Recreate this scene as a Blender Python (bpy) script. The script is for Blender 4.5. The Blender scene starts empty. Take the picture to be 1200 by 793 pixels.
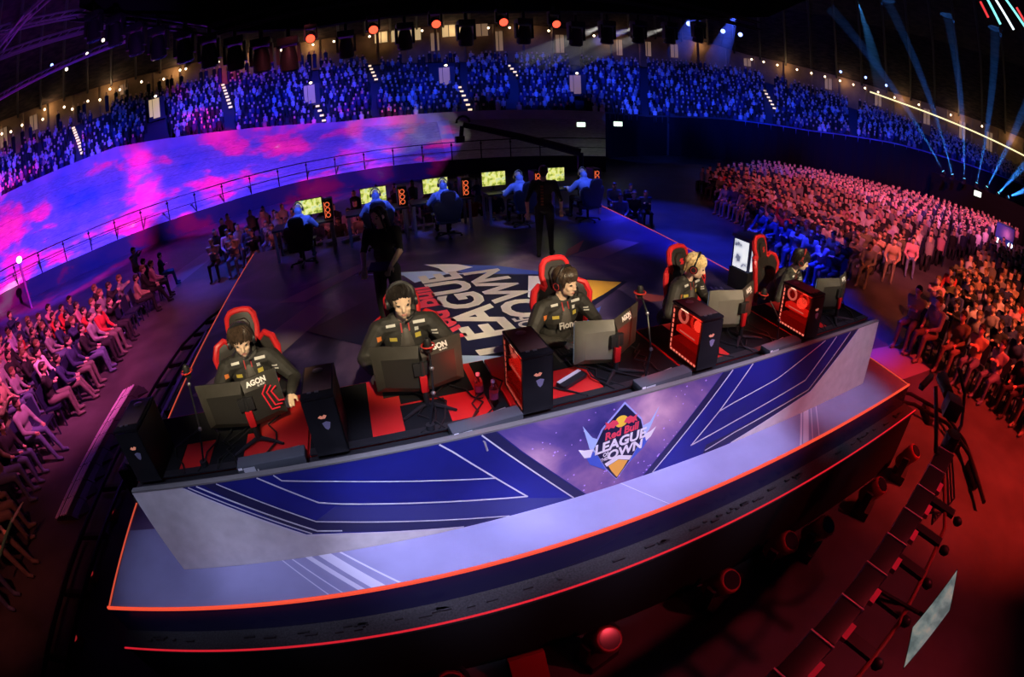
import bpy, bmesh, math, random
import numpy as np
from mathutils import Vector, Matrix, Euler, noise as mnoise
random.seed(7); np.random.seed(7)
S = bpy.context.scene
COL = S.collection
PI = math.pi
V = Vector

# ---------------------------------------------------------------- camera (fisheye, as the photograph)
CX, CY, CZ = -0.521, -1.994, 2.726
PITCH, ROLL, YAW, FPX = math.radians(26.80), math.radians(-2.614), math.radians(17.171), 572.5
def cam_axes():
    cp, sp, cy, sy = math.cos(PITCH), math.sin(PITCH), math.cos(YAW), math.sin(YAW)
    f = V((sy*cp, cy*cp, -sp)); r = V((cy, -sy, 0)); u = r.cross(f)
    c, s = math.cos(ROLL), math.sin(ROLL)
    return c*r + s*u, -s*r + c*u, f
r_, u_, f_ = cam_axes()
cd = bpy.data.cameras.new('camera'); cam = bpy.data.objects.new('camera', cd); COL.objects.link(cam)
cam.matrix_world = Matrix(((r_.x, u_.x, -f_.x, CX), (r_.y, u_.y, -f_.y, CY), (r_.z, u_.z, -f_.z, CZ), (0, 0, 0, 1)))
cd.type = 'PANO'; cd.sensor_width = 36; cd.sensor_fit = 'HORIZONTAL'
cd.clip_start = .05; cd.clip_end = 500
pc = cd.cycles if hasattr(cd, 'cycles') and hasattr(cd.cycles, 'panorama_type') else cd
pc.panorama_type = 'FISHEYE_EQUISOLID'; pc.fisheye_lens = FPX*36/1200; pc.fisheye_fov = PI
S.camera = cam

# ---------------------------------------------------------------- world, exposure, lights
S.view_settings.view_transform = 'Standard'; S.view_settings.look = 'None'
S.view_settings.exposure = 0.0; S.view_settings.gamma = 1.0; S.view_settings.use_curve_mapping = False
S.cycles.use_denoising = True
S.cycles.max_bounces = 5; S.cycles.diffuse_bounces = 2; S.cycles.glossy_bounces = 2; S.cycles.volume_bounces = 0
S.cycles.transmission_bounces = 4; S.cycles.transparent_max_bounces = 12
S.cycles.sample_clamp_indirect = 3.0
w = bpy.data.worlds.new('dark_hall'); S.world = w; w.use_nodes = True
w.node_tree.nodes['Background'].inputs[0].default_value = (.03, .03, .12, 1)
w.node_tree.nodes['Background'].inputs[1].default_value = .05

def aim(o, loc, target):
    o.location = loc
    o.rotation_euler = (V(target) - V(loc)).to_track_quat('-Z', 'Y').to_euler()
PT_ = lambda az, d, z: V((CX + d*math.sin(math.radians(az)), CY + d*math.cos(math.radians(az)), z))
def spot(loc, target, color, power, size, blend=.4, radius=.08):
    l = bpy.data.lights.new('spot_beam', 'SPOT'); l.color = color; l.energy = power
    l.spot_size = math.radians(size); l.spot_blend = blend; l.shadow_soft_size = radius
    o = bpy.data.objects.new('spot_beam', l); COL.objects.link(o); aim(o, loc, target); return o
def point(loc, color, power, radius=.05):
    l = bpy.data.lights.new('lamp_light', 'POINT'); l.color = color; l.energy = power; l.shadow_soft_size = radius
    o = bpy.data.objects.new('lamp_light', l); COL.objects.link(o); o.location = loc; return o
def area(loc, target, color, power, sx, sy):
    l = bpy.data.lights.new('wash_light', 'AREA'); l.color = color; l.energy = power; l.shape = 'RECTANGLE'; l.size = sx; l.size_y = sy
    o = bpy.data.objects.new('wash_light', l); COL.objects.link(o); aim(o, loc, target); return o

PX = [-1.72, -.30, 1.14, 2.63, 4.14]          # the five seats on the near side of the stage
WARM = (1, .80, .52); BLUE = (.04, .09, 1); MAG = (1, .10, .55); RED = (1, .03, .02); PURP = (.28, .08, 1); LAV = (.62, .62, 1)
for x in PX:                                    # front key spots on the players
    spot((x*.7+.4, -3.2, 4.9), (x+.02, 1.62, 1.08), WARM, 1900, 14, .6, .06)
spot((2.5, -1.0, 6.6), (1.35, 4.5, 0), (1, .80, .60), 2600, 27, .7, .1)          # floor emblem
for x, p in ((-2.5, 650), (-1.4, 1100), (-.3, 3300), (.9, 3400), (2.2, 2900), (4.0, 1000)):                  # foot wash on the desk front and the stage lip
    spot((x+.2, -2.4, 5.8), (x, .42, .15), LAV, p, 18, .9, .2)
for x, y, p in ((-2.4, 5, 90), (3.6, 4.4, 130), (1, 7.2, 40)):                   # purple stage wash
    spot((x, y+2.0, 6.6), (x, y, 0), PURP, p, 60, 1, .2)
spot((-3.6, 4, 7), (-9.4, 7.2, -.4), (1, .12, .45), 7500, 58, .7, .2)              # left block, pink
spot((-6, 14, 7), (-6.6, 11.5, -1), (1, .18, .35), 900, 32, .7, .2)
spot((-4, 8, 7), (-5.6, 6.5, -1.2), PURP, 260, 60, .9, .2)                        # left aisle
spot((-7, 16, 7), (-5.2, 14, -1.2), BLUE, 4200, 42, .8, .2)
spot((9, 6, 8), (7.9, 7.0, -1.2), (.02, .03, 1), 15000, 52, .6, .2)                          # blue floor beyond the stage
spot((9, 15, 8), (9.5, 13.0, -1.2), (.02, .03, 1), 7500, 50, .7, .2)
spot((8, 3.4, 7), (8.0, 3.7, -1.2), (.03, .03, 1), 5500, 34, .7, .2)
spot((7.6, 1.2, 6), (7.9, 1.3, -1.2), (.6, .03, .45), 330, 20, .5, .2)
spot((8.5, -4, 6.5), (7.4, -.9, -1.2), RED, 9000, 46, .8, .2)
spot((-4, -1.5, 5), (-7.2, 1.3, -.6), (1, .16, .12), 420, 40, .8, .2)
spot((5.5, -4.2, 6), (3.0, -1.5, .3), (1, .05, .08), 900, 50, .8, .2)
spot(PT_(42, 30, 8), PT_(46, 52, 14), (.02, .03, 1), 2500, 60, 1, .3)                   # red floor at the crane
spot((2.5, -4.5, 5.5), (2.6, -1.0, -.9), RED, 60, 70, .9, .2)
spot((9, -4, 7), (13, .4, -.3), (1, .16, .07), 6500, 50, .7, .2)               # near right block
spot((9, 1, 9), (17.5, 8.5, -.3), (1, .15, .26), 7500, 52, .7, .2)               # far right block
spot((20, 1, 10), (29, 11, -.3), (1, .17, .46), 13000, 60, .8, .2)
spot((30, 2, 11), (38, 9, -.3), (1, .17, .32), 10000, 60, .8, .2)
spot((18, 18, 9), (24, 21, -.6), BLUE, 2600, 60, .8, .2)
spot((-2, 9, 7.5), (-2.5, 14.5, -.4), (1, .16, .22), 900, 50, .8, .2)         # people behind the far desks
spot((6, 9, 8), (8.4, 13.0, -.2), (.8, .55, .9), 420, 22, .6, .2)
for x in (-1.9, -.15, 1.35, 3.2, 4.8):
    spot((x*.9+.5, 4.5, 6.6), (x, 8.5, 1.05), (.10, .17, 1), 2000, 11, .6, .1)    # blue on the far team

CAMC = (CX, CY)
def PT(az, d, z): a = math.radians(az); return V((CX + d*math.sin(a), CY + d*math.cos(a), z))
def interp(tab):
    xs, ys = zip(*tab)
    return lambda a: float(np.interp(a, xs, ys))
for az, p in ((-44, 1), (-30, .8), (-16, 1.3), (-3, 1.4), (9, 1.5), (21, 1.5), (33, 2.0), (45, 2.2), (57, 2.0), (69, 1.3)):   # blue wash on the stands
    spot(PT(az, 26, 13), PT(az, 45, 6.5), (.014, .05, 1), 15000*p, 36, 1, .3)

def gobo_spot(loc, target, power, size, seed, scale):      # a projector: colour pattern comes out of the lamp
    o = spot(loc, target, (1, 1, 1), power, size, .35, .02); l = o.data; l.use_nodes = True; nt = l.node_tree
    em = nt.nodes['Emission']; tc = nt.nodes.new('ShaderNodeTexCoord'); mp = nt.nodes.new('ShaderNodeMapping')
    mp.inputs['Location'].default_value = (seed, seed*.7, 0); mp.inputs['Scale'].default_value = (scale*.7, scale, scale)
    nz = nt.nodes.new('ShaderNodeTexNoise'); nz.inputs['Scale'].default_value = 1; nz.inputs['Detail'].default_value = 5; nz.inputs['Roughness'].default_value = .6
    cr = nt.nodes.new('ShaderNodeValToRGB'); e = cr.color_ramp.elements
    e[0].position = .30; e[0].color = (.015, .02, .9, 1); e[1].position = .72; e[1].color = (1, .35, .9, 1)
    for p_, c_ in ((.50, (.10, .03, .9, 1)), (.56, (.7, .01, .62, 1)), (.64, (1, .02, .6, 1))):
        k = e.new(p_); k.color = c_
    nt.links.new(tc.outputs['Normal'], mp.inputs['Vector']); nt.links.new(mp.outputs['Vector'], nz.inputs['Vector'])
    nt.links.new(nz.outputs['Fac'], cr.inputs['Fac']); nt.links.new(cr.outputs['Color'], em.inputs['Color'])
    return o
gobo_spot(PT(-36, 15, 6.8), PT(-38, 34, .6), 46000, 54, 3.1, 5)
gobo_spot(PT(-9, 17, 8.2), PT(-11, 35, .9), 34000, 62, 9.4, 5)
gobo_spot(PT(5, 17, 8.2), PT(5.5, 35, .5), 14000, 26, 5.3, 9)

# ---------------------------------------------------------------- materials
def mat(name, color, rough=.6, metal=0, emit=None, es=1.0, spec=.4, vary=0, vscale=8, alpha=None, trans=0):
    m = bpy.data.materials.get(name)
    if m: return m
    m = bpy.data.materials.new(name); m.use_nodes = True; nt = m.node_tree; b = nt.nodes['Principled BSDF']
    b.inputs['Base Color'].default_value = (*color, 1); b.inputs['Roughness'].default_value = rough; b.inputs['Metallic'].default_value = metal
    b.inputs['Specular IOR Level'].default_value = spec
    if emit: b.inputs['Emission Color'].default_value = (*emit, 1); b.inputs['Emission Strength'].default_value = es
    if trans: b.inputs['Transmission Weight'].default_value = trans
    if vary:
        tc = nt.nodes.new('ShaderNodeTexCoord'); n = nt.nodes.new('ShaderNodeTexNoise'); n.inputs['Scale'].default_value = vscale; n.inputs['Detail'].default_value = 4
        cr = nt.nodes.new('ShaderNodeValToRGB'); e = cr.color_ramp.elements
        e[0].position = .3; e[1].position = .7
        e[0].color = (*[c*(1-vary) for c in color], 1); e[1].color = (*[min(1, c*(1+vary)) for c in color], 1)
        nt.links.new(tc.outputs['Object'], n.inputs['Vector']); nt.links.new(n.outputs['Fac'], cr.inputs['Fac']); nt.links.new(cr.outputs['Color'], b.inputs['Base Color'])
    return m
def ramp_mat(name, stops, scale, detail=6, rough=.5, mapscale=(1, 1, 1), distortion=0, coord='Object', wave=False, spec=.4):
    m = bpy.data.materials.new(name); m.use_nodes = True; nt = m.node_tree; b = nt.nodes['Principled BSDF']
    tc = nt.nodes.new('ShaderNodeTexCoord'); mp = nt.nodes.new('ShaderNodeMapping'); mp.inputs['Scale'].default_value = mapscale
    n = nt.nodes.new('ShaderNodeTexNoise'); n.inputs['Scale'].default_value = scale; n.inputs['Detail'].default_value = detail; n.inputs['Distortion'].default_value = distortion
    cr = nt.nodes.new('ShaderNodeValToRGB'); e = cr.color_ramp.elements
    e[0].position, c0 = stops[0][0], stops[0][1]; e[0].color = (*c0, 1); e[1].position = stops[-1][0]; e[1].color = (*stops[-1][1], 1)
    for p, c in stops[1:-1]: k = e.new(p); k.color = (*c, 1)
    nt.links.new(tc.outputs[coord], mp.inputs['Vector']); nt.links.new(mp.outputs['Vector'], n.inputs['Vector'])
    nt.links.new(n.outputs['Fac'], cr.inputs['Fac']); nt.links.new(cr.outputs['Color'], b.inputs['Base Color'])
    b.inputs['Roughness'].default_value = rough; b.inputs['Specular IOR Level'].default_value = spec
    return m
M = {}
M['floor'] = mat('arena_floor', (.062, .06, .062), .42, vary=.35, vscale=1.3)
M['black'] = mat('black_plastic', (.016, .016, .018), .45)
M['matte'] = mat('black_cloth', (.010, .010, .011), .9, spec=.1)
M['gunmetal'] = mat('gunmetal_plastic', (.048, .045, .040), .42, vary=.15); M['lit_shell'] = mat('lit_grey_shell', (.15, .145, .13), .42, vary=.1)
M['steel'] = mat('steel', (.35, .35, .37), .35, .8)
M['blackmetal'] = mat('black_metal', (.02, .02, .024), .35, .5)
M['white'] = mat('white_print', (.8, .8, .8), .5)
M['led_red'] = mat('orange_red_led', (.2, .02, .01), .4, emit=(1, .09, .04), es=.85)
M['led_red2'] = mat('crimson_led', (.2, .01, .01), .4, emit=(1, .02, .04), es=.55)
M['pc_led'] = mat('pc_red_glow', (.3, .01, .01), .4, emit=(1, .035, .02), es=1.5)
M['pc_led_soft'] = mat('pc_dark_red_glow', (.2, .01, .01), .4, emit=(1, .02, .012), es=.28)
M['pc_led_hot'] = mat('pc_white_hot_glow', (.4, .1, .1), .4, emit=(1, .45, .30), es=1.6)
M['navy'] = mat('navy_print', (.009, .013, .18), .5, vary=.25, vscale=2)
M['navy_dark'] = mat('dark_navy_print', (.014, .015, .07), .5)
M['marble'] = mat('pale_marble_print', (.60, .59, .58), .55, vary=.10, vscale=9)
M['line'] = mat('silver_line_print', (.60, .60, .66), .5)
M['nebula'] = ramp_mat('nebula_print', [(.30, (.03, .028, .16)), (.46, (.12, .075, .27)), (.56, (.30, .17, .33)), (.70, (.62, .38, .48))], 1.5, 6, .5, distortion=.4)
M['lip'] = mat('lavender_wash_floor', (.26, .26, .45), .40, vary=.08, vscale=3)  # pale wash light on the dark blue floor put into this colour
M['deck'] = ramp_mat('violet_floor_print', [(.32, (.014, .012, .045)), (.50, (.05, .035, .10)), (.60, (.12, .075, .17)), (.74, (.34, .27, .30))], .55, 5, .38, distortion=1.2)
M['fascia'] = mat('dark_blue_fascia', (.012, .012, .05), .25)
M['gravel'] = mat('black_grit', (.022, .022, .024), .7, vary=.7, vscale=60)
M['desk'] = mat('red_glow_desktop', (.60, .02, .018), .35)  # red light on the pale desks put into this colour
M['jacket'] = mat('charcoal_jacket', (.032, .030, .026), .62, vary=.35, vscale=14)
M['jacket_panel'] = mat('grey_jacket_panel', (.09, .08, .068), .6)
M['pants'] = mat('black_trousers', (.016, .016, .018), .8)
M['skin'] = mat('skin', (.86, .60, .42), .5, vary=.05)
M['lip_skin'] = mat('lips', (.55, .22, .17), .5)
M['eye'] = mat('dark_eye', (.02, .015, .012), .3)
M['hair_black'] = mat('black_hair', (.018, .014, .012), .42, vary=.5, vscale=40)
M['hair_brown'] = mat('brown_hair', (.055, .034, .022), .42, vary=.5, vscale=40)
M['hair_blond'] = mat('blond_hair', (.72, .52, .25), .45, vary=.3, vscale=40)
M['chair_red'] = mat('red_leatherette', (.62, .02, .025), .38)
M['chair_black'] = mat('black_leatherette', (.028, .024, .022), .42, vary=.25, vscale=6)
M['gold'] = mat('gold_print', (.85, .45, .06), .4)
M['pink'] = mat('bull_red_print', (.75, .06, .10), .45)
M['yellow'] = mat('yellow_print', (.9, .62, .05), .45)
M['yellow_dull'] = mat('mustard_patch', (.5, .4, .06), .6)
M['skyblue'] = mat('ice_blue_print', (.40, .55, .85), .4)
M['midblue'] = mat('bright_blue_print', (.06, .12, .55), .4)
M['hood'] = mat('pale_blue_hoodie', (.34, .46, .80), .6, vary=.12, vscale=9)
M['cable'] = mat('cable_rubber', (.012, .012, .013), .5)
M['clear'] = mat('clear_plastic', (.9, .9, .95), .05, trans=1.0)
M['glass_dark'] = mat('smoked_glass', (.35, .12, .12), .05, trans=1.0)

# ---------------------------------------------------------------- mesh builder
class MB:
    def __init__(s): s.v = []; s.f = []; s.m = []
    def add(s, vs, fs, m=0):
        o = len(s.v); s.v += [tuple(p) for p in vs]; s.f += [tuple(i+o for i in f) for f in fs]; s.m += [m]*len(fs); return s
    def box(s, c, d, m=0, rot=None):
        R = rot if isinstance(rot, Matrix) else (Euler(rot).to_matrix() if rot else Matrix.Identity(3))
        vs = [V(c) + R @ V((x*d[0]/2, y*d[1]/2, z*d[2]/2)) for x in (-1, 1) for y in (-1, 1) for z in (-1, 1)]
        return s.add(vs, [(0, 1, 3, 2), (4, 6, 7, 5), (0, 4, 5, 1), (2, 3, 7, 6), (0, 2, 6, 4), (1, 5, 7, 3)], m)
    def tube(s, pts, r, n=8, m=0, closed=False):
        pts = [V(p) for p in pts]; k = len(pts); rs = r if isinstance(r, (list, tuple)) else [r]*k
        vs = []; up = None
        for i, p in enumerate(pts):
            t = (pts[(i+1) % k] - pts[i-1]) if closed else (pts[min(i+1, k-1)] - pts[max(i-1, 0)])
            t.normalize()
            if up is None: up = t.orthogonal().normalized()
            up = (up - t*up.dot(t)); up = up.normalized() if up.length > 1e-6 else t.orthogonal().normalized()
            b = t.cross(up)
            vs += [p + rs[i]*(math.cos(2*PI*j/n)*up + math.sin(2*PI*j/n)*b) for j in range(n)]
        fs = []
        for i in range(k if closed else k-1):
            a, c = i*n, ((i+1) % k)*n
            fs += [(a+j, a+(j+1) % n, c+(j+1) % n, c+j) for j in range(n)]
        if not closed: fs += [tuple(range(n))[::-1], tuple((k-1)*n+j for j in range(n))]
        return s.add(vs, fs, m)
    def cyl(s, a, b, r, r2=None, n=16, m=0): return s.tube([a, b], [r, r if r2 is None else r2], n, m)
    def ell(s, c, r, n=12, k=8, m=0, rot=None):
        R = rot or Matrix.Identity(3); c = V(c); vs = [c + R @ V((0, 0, r[2]))]; fs = []
        for i in range(1, k):
            th = PI*i/k
            vs += [c + R @ V((r[0]*math.sin(th)*math.cos(2*PI*j/n), r[1]*math.sin(th)*math.sin(2*PI*j/n), r[2]*math.cos(th))) for j in range(n)]
        vs.append(c + R @ V((0, 0, -r[2]))); L = len(vs)-1
        fs += [(0, 1+j, 1+(j+1) % n) for j in range(n)]
        for i in range(k-2):
            a = 1+i*n; fs += [(a+j, a+n+j, a+n+(j+1) % n, a+(j+1) % n) for j in range(n)]
        a = 1+(k-2)*n; fs += [(a+j, L, a+(j+1) % n) for j in range(n)]
        return s.add(vs, fs, m)
    def prism(s, poly, P, d, m=0):
        """poly: 2-D outline; P(u,v,w) -> 3-D; from w=0 to w=d"""
        n = len(poly); vs = [P(u, v, 0) for u, v in poly] + [P(u, v, d) for u, v in poly]
        fs = [tuple(range(n))[::-1], tuple(range(n, 2*n))] + [(i, (i+1) % n, n+(i+1) % n, n+i) for i in range(n)]
        return s.add(vs, fs, m)
    def mesh(s, name, mats, smooth=True, bevel=0):
        me = bpy.data.meshes.new(name); me.from_pydata(s.v, [], s.f)
        for m in mats: me.materials.append(m)
        if len(mats) > 1: me.polygons.foreach_set('material_index', s.m)
        bm = bmesh.new(); bm.from_mesh(me)
        if bevel: bmesh.ops.bevel(bm, geom=bm.edges[:], offset=bevel, segments=2, affect='EDGES', profile=.6)
        bmesh.ops.recalc_face_normals(bm, faces=bm.faces[:]); bm.to_mesh(me); bm.free()
        if smooth:
            me.polygons.foreach_set('use_smooth', [True]*len(me.polygons)); me.set_sharp_from_angle(angle=.7)
        me.update(); return me
def link(name, me, parent=None, world=True):
    o = bpy.data.objects.new(name, me); COL.objects.link(o)
    if parent:
        o.parent = parent
        if world: o.matrix_parent_inverse = Matrix.Translation(-root_of(parent))
    return o
def root_of(p): return V(p['_base']) if '_base' in p else V((0, 0, 0))
def thing(name, label, cat, loc=(0, 0, 0), group=None, rz=0):
    o = bpy.data.objects.new(name, None); COL.objects.link(o); o.location = loc; o.rotation_euler = (0, 0, rz)
    o.empty_display_size = .1; o['label'] = label; o['category'] = cat
    if group: o['group'] = group
    return o
def tag(o, label=None, cat=None, group=None, kind=None):
    for k, v in (('label', label), ('category', cat), ('group', group), ('kind', kind)):
        if v: o[k] = v
    return o
def part(name, mb, mats, parent, world=False, label=None, bevel=0, smooth=True, kind=None):
    """child mesh. world=True: coordinates are world ones although the parent stands at its base"""
    o = bpy.data.objects.new(name, mb.mesh(name, mats, smooth, bevel)); COL.objects.link(o)
    if parent:
        o.parent = parent
        if world:
            q = V((0, 0, 0)); p = parent
            while p: q += p.location if p.type == 'EMPTY' else V((0, 0, 0)); p = p.parent
            o.matrix_parent_inverse = Matrix.Translation(-q)
    if label: o['label'] = label
    if kind: o['kind'] = kind
    return o
def solo(name, mb, mats, label, cat, group=None, bevel=0, kind=None, smooth=True):
    o = bpy.data.objects.new(name, mb.mesh(name, mats, smooth, bevel)); COL.objects.link(o); return tag(o, label, cat, group, kind)
def copy_tree(o, parent=None):
    c = o.copy(); COL.objects.link(c); c.parent = parent
    if parent: c.matrix_parent_inverse = o.matrix_parent_inverse.copy()
    for ch in list(o.children): copy_tree(ch, c)
    return c
def lettering(name, body, size, mtx, material, parent=None, bold=.0, shear=0, depth=.002, align='CENTER', sx=1.0, world=True):
    c = bpy.data.curves.new(name, 'FONT'); c.body = body; c.size = size; c.offset = bold; c.shear = shear; c.extrude = depth
    c.align_x = align; c.align_y = 'CENTER'; c.resolution_u = 3; c.materials.append(material)
    tmp = bpy.data.objects.new('tmp', c); COL.objects.link(tmp); bpy.context.view_layer.update()
    me = bpy.data.meshes.new_from_object(tmp.evaluated_get(bpy.context.evaluated_depsgraph_get())); me.name = name
    bpy.data.objects.remove(tmp); bpy.data.curves.remove(c)
    o = bpy.data.objects.new(name, me); COL.objects.link(o)
    m = mtx @ Matrix.Diagonal((sx, 1, 1, 1))
    if parent:
        o.parent = parent
        if world: m = Matrix.Translation(-parent.location) @ m if parent.type == 'EMPTY' else m
    o.matrix_basis = m
    return o
def frame(o, x, y):       # 4x4 with given origin, x and y axes
    x = V(x).normalized(); y = V(y); z = x.cross(y).normalized(); y = z.cross(x)
    return Matrix(((x.x, y.x, z.x, o[0]), (x.y, y.y, z.y, o[1]), (x.z, y.z, z.z, o[2]), (0, 0, 0, 1)))

# ---------------------------------------------------------------- the hall: floor, ceiling, track, stands
FZ = -1.2
mb = MB(); mb.add([(-60, -14, FZ), (75, -14, FZ), (75, 60, FZ), (-60, 60, FZ)], [(0, 1, 2, 3)])
tag(part('floor', mb, [M['floor']], None, smooth=False), kind='structure')
d_in = interp([(-70, 30), (-46, 30), (-34, 28.6), (-18, 29.2), (-7, 31.5), (3, 32), (12, 31.2), (28, 31), (100, 31)])
el_tt = interp([(-60, 3.3), (-43, 3.28), (-32, 3.1), (-21.4, 2.02), (-8, .56), (-1.3, .05), (9.5, -.64), (27.4, -1.04), (100, -1)])
el_sb = interp([(-60, 4.0), (-43, 3.97), (-28, 4.22), (-14.5, 2.41), (-1.5, .81), (8.6, .5), (27.4, -.02), (34, -.28), (43, .19), (53, .27), (63, .95), (72, 1.03), (80, 1.12), (100, 1.2)])
el_st = interp([(-60, 8.5), (-42.5, 9.01), (-35.7, 9.69), (-28, 9.97), (-20.8, 9.76), (-10.6, 9.44), (-.7, 9.0), (9, 8.33), (18.7, 7.66), (28.3, 7.02), (38, 7.06), (45, 6.79), (53, 5.7), (63, 4.47), (80, 2.87), (100, 2.6)])
el_ct = interp([(-60, 11.4), (-42.4, 11.4), (-28, 11.21), (-10.5, 10.76), (9, 10.84), (18.8, 10.5), (28.4, 9.33), (41, 8.75), (45, 7.81), (53, 7.09), (63, 6.2), (80, 5.51), (100, 5)])
d_bot = interp([(-70, 38.2), (-46, 38.2), (-34, 36.8), (-18, 37.4), (-7, 39.7), (3, 40.2), (12, 39.4), (28, 39.4), (36, 46), (100, 52)])
zel = lambda el, d: CZ + d*math.tan(math.radians(el))
AZ = [-64+1.5*i for i in range(107)]
def loft(rows, m=0, mb=None):
    mb = mb or MB(); n = len(rows[0])
    vs = [p for r in rows for p in r]
    fs = [(i*n+j, i*n+j+1, (i+1)*n+j+1, (i+1)*n+j) for i in range(len(rows)-1) for j in range(n-1)]
    return mb.add(vs, fs, m)
TAZ = [a for a in AZ if a <= 29]
M['boards'] = ramp_mat('pale_track_boards', [(.3, (.48, .46, .45)), (.7, (.78, .76, .74))], 3, 4, .45, (1, 1, 8))
M['parapet'] = mat('grey_parapet', (.40, .36, .38), .6, vary=.12, vscale=1)
M['barrier'] = mat('dark_barrier', (.035, .03, .035), .6)
trk = thing('velodrome_track', 'banked velodrome track of pale boards curving behind the stage under the stands', 'track', PT(0, 32, FZ))
nb = 8
for k in range(nb):                               # the boards in eight long strips, each a little proud of the next
    rows = []
    for a in TAZ:
        di, dt = d_in(a), d_in(a)+8; zi, zt = -.2, zel(el_tt(a), dt)
        row = []
        for q in (k/nb, (k+.985)/nb, (k+.985)/nb, (k+1)/nb):
            e = q**1.25; row.append(PT(a, di+(dt-di)*q, zi+(zt-zi)*e - (.04 if len(row) >= 2 else 0)))
        rows.append(row)
    part('plank', loft(rows), [M['boards']], trk, True)
rows = [[PT(a, d_in(a), FZ), PT(a, d_in(a), -.2)] for a in TAZ]
part('inner_barrier', loft(rows), [M['barrier']], trk, True, 'dark vertical barrier along the inner rim')
rows = [[PT(a, d_in(a)+8, zel(el_tt(a), d_in(a)+8)-.1), PT(a, d_in(a)+8.05, zel(el_sb(a), d_in(a)+8.05)), PT(a, d_in(a)+8.2, zel(el_sb(a), d_in(a)+8.2)), PT(a, d_in(a)+8.2, FZ)] for a in TAZ]
part('outer_board', loft(rows), [M['parapet']], trk, True, 'grey upright board along the upper rim')
rows = []                                         # white finish line across the boards
for a0 in (9.9, 11.3):
    row = []
    for q in [i/10 for i in range(11)]:
        a = a0 + q*.0 + .9*(1-q) - .2; di, dt = d_in(a), d_in(a)+8; zi, zt = -.2, zel(el_tt(a), dt)
        row.append(PT(a, di+(dt-di)*q, zi+(zt-zi)*q**1.25+.05))
    rows.append(row)
part('finish_line', loft(rows), [M['white']], trk, True, 'white stripe painted across the boards')
mb = MB(); mb.tube([PT(a, d_in(a)+.05, .95) for a in TAZ], .035, 6); mb.tube([PT(a, d_in(a)+.05, .35) for a in TAZ], .02, 6)
rl = part('handrail', mb, [M['blackmetal']], trk, True)
mb0 = MB(); mb0.cyl((0, 0, 0), (0, 0, 1.15), .035, n=6); mb0.box((0, 0, .98), (.12, .08, .10)); me0 = mb0.mesh('rail_post', [M['blackmetal']])
for i in range(22):
    a = -50+3.4*i
    if a > 28: break
    o = link('rail_post', me0, trk, False); o.location = PT(a, d_in(a)+.05, -.2) - trk.location

M['stand'] = mat('dark_concrete', (.05, .05, .06), .8)
M['drape'] = mat('black_drape', (.008, .008, .016), .9, spec=.1)
gs = thing('grandstand', 'curved tiered grandstand full of spectators around the hall', 'grandstand', PT(15, 46, FZ))
NR = 15; DS = 14.0
def tier(a, k): # front edge of row k
    db, ds = d_bot(a), DS
    zb, zt = zel(el_sb(a), db)-.7, zel(el_st(a), db+DS)-1.3
    return db + .4 + ds*k/NR, zb + (zt-zb)*k/NR
rows = []
for a in AZ:
    r = [PT(a, d_bot(a), FZ), PT(a, d_bot(a), zel(el_sb(a), d_bot(a))), PT(a, d_bot(a)+.35, zel(el_sb(a), d_bot(a)))]
    for k in range(NR):
        d, z = tier(a, k); d2, z2 = tier(a, k+1); r += [PT(a, d, z), PT(a, d2, z)]
    rows.append(r)
part('tiers', loft(rows), [M['stand']], gs, True, smooth=False)
rows = [[PT(a, d_bot(a)-.3, FZ), PT(a, d_bot(a)-.3, zel(el_sb(a), d_bot(a)-.3)-.15)] for a in [28+.25*i*3 for i in range(82)]]
for i, r in enumerate(rows):                      # folds of the drape
    if i % 2:
        for j in range(2): r[j] = r[j] + V((.18, .18, 0))
part('drape', loft(rows), [M['drape']], gs, True, 'black drape hanging under the tiers')
rows = [[PT(a, d_bot(a)-.02, zel(el_sb(a), d_bot(a))-1.4), PT(a, d_bot(a)-.06, zel(el_sb(a), d_bot(a))-.05)] for a in AZ if 43 <= a <= 80]
part('banner', loft(rows), [mat('blue_banner', (.08, .13, .38), .7, vary=.4, vscale=.8)], gs, True, 'long blue banner on the front of the tiers')
mb = MB(); mb.box((0, 0, 0), (.34, .2, .16)); sme = mb.mesh('step_light', [mat('step_lamp', (.3, .2, .1), .5, emit=(1, .70, .48), es=1.2)])
for a0, a1, k0, k1 in ((-33.1, -32.2, 3, 13), (-14.7, -13.9, 6, 14), (-4.2, -3.2, 1, 6), (2.3, 3.1, 9, 14), (12.1, 13.8, 0, 8), (17.9, 19.2, 9, 13), (47.2, 48.6, 5, 11)):
    for k in range(k0, k1, 1):
        d, z = tier(a0, k); o = link('step_light', sme, gs, False); a = a1+(a0-a1)*(k-k0)/(k1-k0)
        o.location = PT(a, d-.05, z+.35) - gs.location; o.rotation_euler = (0, 0, -math.radians(a))
# concourse behind the top row
M['conc'] = mat('ochre_concourse_wall', (.30, .19, .11), .8, vary=.3, vscale=.6)
con = thing('concourse', 'warm lit concourse band above the top row of the stands', 'concourse', PT(15, 54, 5))
rows = [[PT(a, d_bot(a)+DS+2.2, zel(el_st(a), d_bot(a)+DS)-1.6), PT(a, d_bot(a)+DS+2.2, zel(el_ct(a), d_bot(a)+DS+2.2)+.3)] for a in AZ]
part('rear_wall', loft(rows), [M['conc']], con, True)
rows = [[PT(a, d_bot(a)+DS, zel(el_st(a), d_bot(a)+DS)-1.6), PT(a, d_bot(a)+DS+2.3, zel(el_st(a), d_bot(a)+DS)-1.6)] for a in AZ]
part('walkway', loft(rows), [M['stand']], con, True)
mw = mat('lit_window', (.4, .3, .15), .5, emit=(1, .70, .34), es=.5)
mwd = mat('dim_lit_window', (.3, .2, .15), .5, emit=(1, .58, .32), es=.16)
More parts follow.
